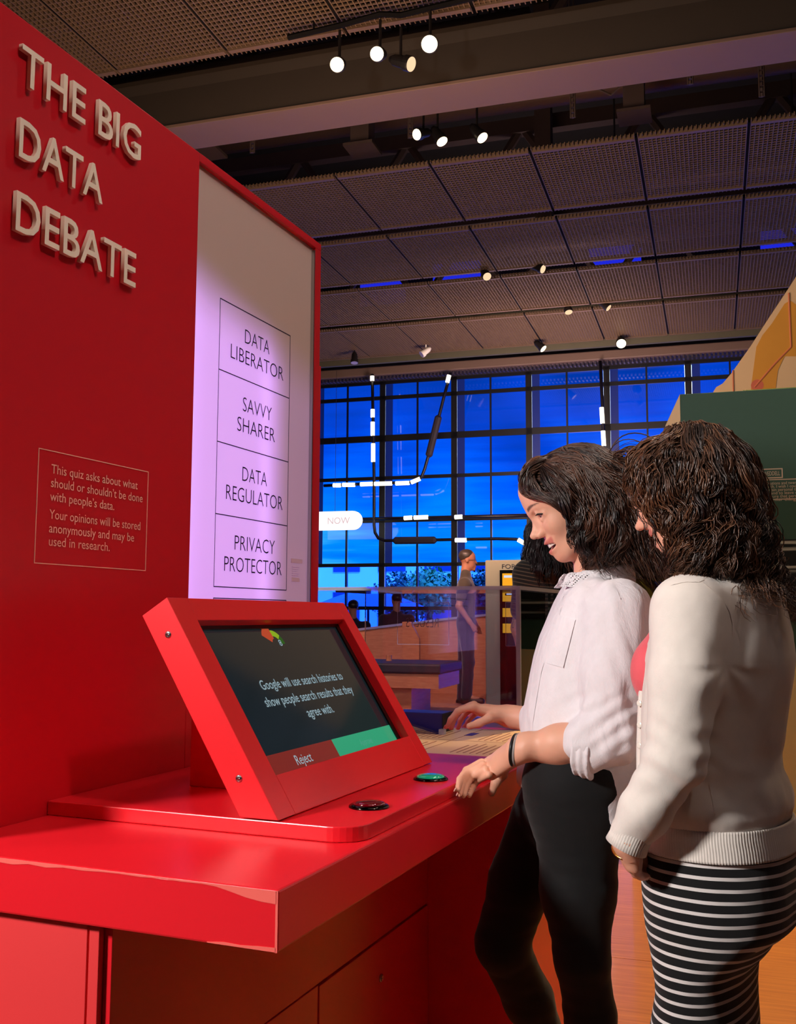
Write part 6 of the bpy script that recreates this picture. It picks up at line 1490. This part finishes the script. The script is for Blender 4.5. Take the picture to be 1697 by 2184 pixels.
# ================================================================== PEOPLE FURTHER BACK
def far_person(label, Yd, head_px, feet, facing, parts_, skin, hair, top, bottom, step=.012, group=None, striped=False, hairlen=0, shoes=True, seat=False):
    """small figure: joints in photograph pixels at depth Yd"""
    P_ = {k: (W(v[0], v[1], Yd+(v[2] if len(v) > 2 else 0))) for k, v in parts_.items()}
    t = thing('person', W(head_px[0], head_px[1], Yd)*[1, 1, 0]+[0, 0, feet], label, 'person', group)
    f = nrm(facing); Fr = Frame(W(head_px[0], head_px[1], Yd), f, Z3)
    B = [(ell(Fr.p(-.005, 0, .04), Fr.M, (.095, .076, .085)), 0, 'u'), (ell(Fr.p(.03, 0, -.035), Fr.M, (.058, .055, .075)), .03, 'u'), (cone(Fr.p(.085, 0, .0), Fr.p(.105, 0, -.03), .009, .011), .01, 'u'),
         (cone(Fr.p(.085, 0, -.062), Fr.p(.083, 0, -.075), .012, .012), .01, 'u'), (cone(Fr.p(.07, 0, -.10), Fr.p(.06, 0, -.10), .02, .02), .01, 'u')]
    for s_ in (1, -1): B.append((ell(Fr.p(-.005, s_*.077, -.005), Fr.M, (.02, .008, .03)), .005, 'u')); B.append((ell(Fr.p(.09, s_*.03, .0), Fr.M, (.012, .016, .010)), .006, 's'))
    B += [(cone(P_['neck'], Fr.p(-.02, 0, -.05), .058, .052), .02, 'u')]
    B += [(cone(P_['chest'], P_['hip'], .10, .09), .03, 'u')]
    for s_ in 'lr':
        B += [(cone(P_['sh'+s_], P_['el'+s_], .048, .040), .02, 'u'), (cone(P_['el'+s_], P_['wr'+s_], .038, .027), .02, 'u'), (cone(P_['wr'+s_], P_['ha'+s_], .030, .020, None), .015, 'u')]
        d = nrm(P_['ha'+s_]-P_['wr'+s_])
        for k in range(4): sd = f*(.018*(k-1.5)); B.append((cone(P_['ha'+s_]+sd*.8, P_['ha'+s_]+sd+d*.06, .010, .008), .004, 'u'))
        B.append((cone(P_['wr'+s_]+d*.02+f*.02, P_['ha'+s_]+f*.045, .011, .009), .005, 'u'))
        B += [(cone(P_['hip'], P_['kn'+s_], .07, .05), .02, 'u'), (cone(P_['kn'+s_], P_['an'+s_], .05, .035), .02, 'u'), (cone(P_['an'+s_], P_['an'+s_]+f*.14-Z3*.035, .035, .028), .02, 'u')]
    def ext(prims): 
        lo = np.min([p_[0][1] for p_ in prims], 0)-.03; hi = np.max([p_[0][2] for p_ in prims], 0)+.03
        g = Grid(*[axis(lo[i], hi[i], step) for i in range(3)])
        for p_, k, op in prims: g.add(p_, k, op)
        return g
    V, F = ext(B).mesh(); V = relax(V, F, 1, .4); mesh_obj('body', V, F, skin, t)
    T_ = [(cone(P_['neck']-Z3*.03, P_['chest'], .085, .135, f, .75), .03, 'u'), (cone(P_['chest'], P_['hip'], .135, .115, f, .82), .05, 'u')]
    side = np.cross(Z3, f); T_.append((cone(P_['shl'], P_['shr'], .066, .066), .04, 'u'))
    for s_ in 'lr': T_ += [(cone(P_['sh'+s_], P_['sh'+s_]*.35+P_['el'+s_]*.65 if not striped else P_['wr'+s_], .066, .058 if not striped else .04), .03, 'u')]
    V, F = ext(T_).mesh(); V = relax(V, F, 1, .5); N = vnormals(V, F); V = V+N*(.005*fbm(V*[1, 1, .5], 5, 3))[:, None]
    mesh_obj('top', V, F, top, t, attrs={'stripe': ('FLOAT', V[:, 2]+.05*np.cos((V[:, 0]-P_['neck'][0])*6))})
    T_ = [(cone(P_['hip']-f*.0, P_['hip']+Z3*.03, .125, .120, f, .9), .03, 'u')]
    for s_ in 'lr': T_ += [(cone(P_['hip'], P_['kn'+s_], .095, .068), .03, 'u'), (cone(P_['kn'+s_], P_['an'+s_], .068, .062), .03, 'u')]
    V, F = ext(T_).mesh(); V = relax(V, F, 1, .5); N = vnormals(V, F); V = V+N*(.004*fbm(V, 6, 3))[:, None]; mesh_obj('trousers', V, F, bottom, t)
    for s_ in 'lr':
        an = P_['an'+s_]; V, F = ext([(cone(an-f*.03-Z3*.045, an+f*.17-Z3*.05, .045, .038), 0, 'u'), (cone(an-Z3*.04, an, .045, .045), .02, 'u')]).mesh()
        V[:, 2] = np.maximum(V[:, 2], feet+.002); mesh_obj('shoe', V, F, mat('dark_shoe', (24, 20, 20), .5), t)
    Hh = [(ell(Fr.p(-.018, 0, .055), Fr.M, (.094, .082, .082)), 0, 'u')]
    if hairlen: Hh += [(ell(Fr.p(-.05, 0, -.02), Fr.M, (.08, .10, .12)), .04, 'u'), (ell(Fr.p(-.05, 0, -.02-hairlen), Fr.M, (.07, .11, .14)), .05, 'u')]
    g = ext(Hh); 
    if not hairlen: g.cut(lambda X, Y, Z: .030-((X-Fr.O[0])*Fr.u[0]+(Y-Fr.O[1])*Fr.u[1]+(Z-Fr.O[2])*Fr.u[2])+.75*((X-Fr.O[0])*Fr.f[0]+(Y-Fr.O[1])*Fr.f[1]))
    V, F = g.mesh(); N = vnormals(V, F); V = V+N*(.004*fbm(V*[1, 1, .4], 14, 3))[:, None]; hp = [(V, F, np.clip(.2+.2*fbm(V, 12, 5), 0, 1))]
    if hairlen:
        gl_ = []
        for k in range(9):
            a = math.pi*(k/8*1.5-.75); sd = Fr.l*math.sin(a)-Fr.f*math.cos(a)
            gl_.append([Fr.p(-.02, 0, .135)+sd*.02, Fr.p(-.03, 0, .09)+sd*.085, Fr.p(-.04, 0, .0)+sd*.105, Fr.p(-.05, 0, -.07)+sd*.11, Fr.p(-.06, 0, -.12)+sd*.105, Fr.p(-.06, 0, -.17)+sd*.09])
        hp.append(guide_locks(gl_, 30, 34, .016, .006, .10, 91, width=.0018, npts=18, jit=.006))
    V, F, T2_ = merge(hp); mesh_obj('hair', V, F, hair, t, attrs={'tone': ('FLOAT', T2_)})
    return t, Fr
M_GREYT = cloth('grey_tshirt', (84, 74, 66), .9); M_JEAN = cloth('dark_blue_jeans', (34, 36, 60), .85)
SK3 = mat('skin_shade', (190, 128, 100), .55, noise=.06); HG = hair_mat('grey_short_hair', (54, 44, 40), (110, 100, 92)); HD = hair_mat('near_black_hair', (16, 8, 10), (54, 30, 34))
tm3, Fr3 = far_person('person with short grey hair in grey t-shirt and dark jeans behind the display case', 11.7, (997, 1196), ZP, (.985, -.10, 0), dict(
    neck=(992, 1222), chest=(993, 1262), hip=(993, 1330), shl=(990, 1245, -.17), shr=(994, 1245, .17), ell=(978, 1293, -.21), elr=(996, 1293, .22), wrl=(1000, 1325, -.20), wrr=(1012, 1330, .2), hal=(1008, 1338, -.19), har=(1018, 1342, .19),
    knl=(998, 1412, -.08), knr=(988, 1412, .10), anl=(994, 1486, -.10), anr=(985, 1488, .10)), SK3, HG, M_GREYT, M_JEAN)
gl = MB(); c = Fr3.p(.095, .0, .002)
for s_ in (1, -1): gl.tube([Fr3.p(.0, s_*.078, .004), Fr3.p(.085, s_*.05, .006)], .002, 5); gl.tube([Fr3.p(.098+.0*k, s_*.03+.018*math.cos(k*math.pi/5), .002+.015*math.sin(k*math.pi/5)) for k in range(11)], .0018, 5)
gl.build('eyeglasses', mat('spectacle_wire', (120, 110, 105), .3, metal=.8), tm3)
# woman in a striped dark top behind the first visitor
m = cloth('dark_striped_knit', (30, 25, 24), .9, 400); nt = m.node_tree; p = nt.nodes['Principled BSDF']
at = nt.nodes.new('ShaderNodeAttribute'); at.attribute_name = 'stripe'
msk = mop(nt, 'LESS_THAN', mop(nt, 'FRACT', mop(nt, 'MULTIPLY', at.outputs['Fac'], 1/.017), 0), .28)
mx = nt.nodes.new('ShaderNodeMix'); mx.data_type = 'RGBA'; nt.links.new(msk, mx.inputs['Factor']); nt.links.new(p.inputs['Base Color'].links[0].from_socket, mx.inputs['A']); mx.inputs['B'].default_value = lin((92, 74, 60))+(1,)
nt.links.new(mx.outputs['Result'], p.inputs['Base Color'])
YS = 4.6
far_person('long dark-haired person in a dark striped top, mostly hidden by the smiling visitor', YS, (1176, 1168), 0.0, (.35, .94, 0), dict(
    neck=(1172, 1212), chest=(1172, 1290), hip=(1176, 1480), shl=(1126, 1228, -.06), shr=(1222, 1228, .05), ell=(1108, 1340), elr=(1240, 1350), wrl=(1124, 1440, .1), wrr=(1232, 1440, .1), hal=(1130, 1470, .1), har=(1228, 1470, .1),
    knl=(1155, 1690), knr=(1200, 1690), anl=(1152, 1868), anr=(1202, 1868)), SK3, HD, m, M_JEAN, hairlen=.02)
# two dim figures beyond the parapet
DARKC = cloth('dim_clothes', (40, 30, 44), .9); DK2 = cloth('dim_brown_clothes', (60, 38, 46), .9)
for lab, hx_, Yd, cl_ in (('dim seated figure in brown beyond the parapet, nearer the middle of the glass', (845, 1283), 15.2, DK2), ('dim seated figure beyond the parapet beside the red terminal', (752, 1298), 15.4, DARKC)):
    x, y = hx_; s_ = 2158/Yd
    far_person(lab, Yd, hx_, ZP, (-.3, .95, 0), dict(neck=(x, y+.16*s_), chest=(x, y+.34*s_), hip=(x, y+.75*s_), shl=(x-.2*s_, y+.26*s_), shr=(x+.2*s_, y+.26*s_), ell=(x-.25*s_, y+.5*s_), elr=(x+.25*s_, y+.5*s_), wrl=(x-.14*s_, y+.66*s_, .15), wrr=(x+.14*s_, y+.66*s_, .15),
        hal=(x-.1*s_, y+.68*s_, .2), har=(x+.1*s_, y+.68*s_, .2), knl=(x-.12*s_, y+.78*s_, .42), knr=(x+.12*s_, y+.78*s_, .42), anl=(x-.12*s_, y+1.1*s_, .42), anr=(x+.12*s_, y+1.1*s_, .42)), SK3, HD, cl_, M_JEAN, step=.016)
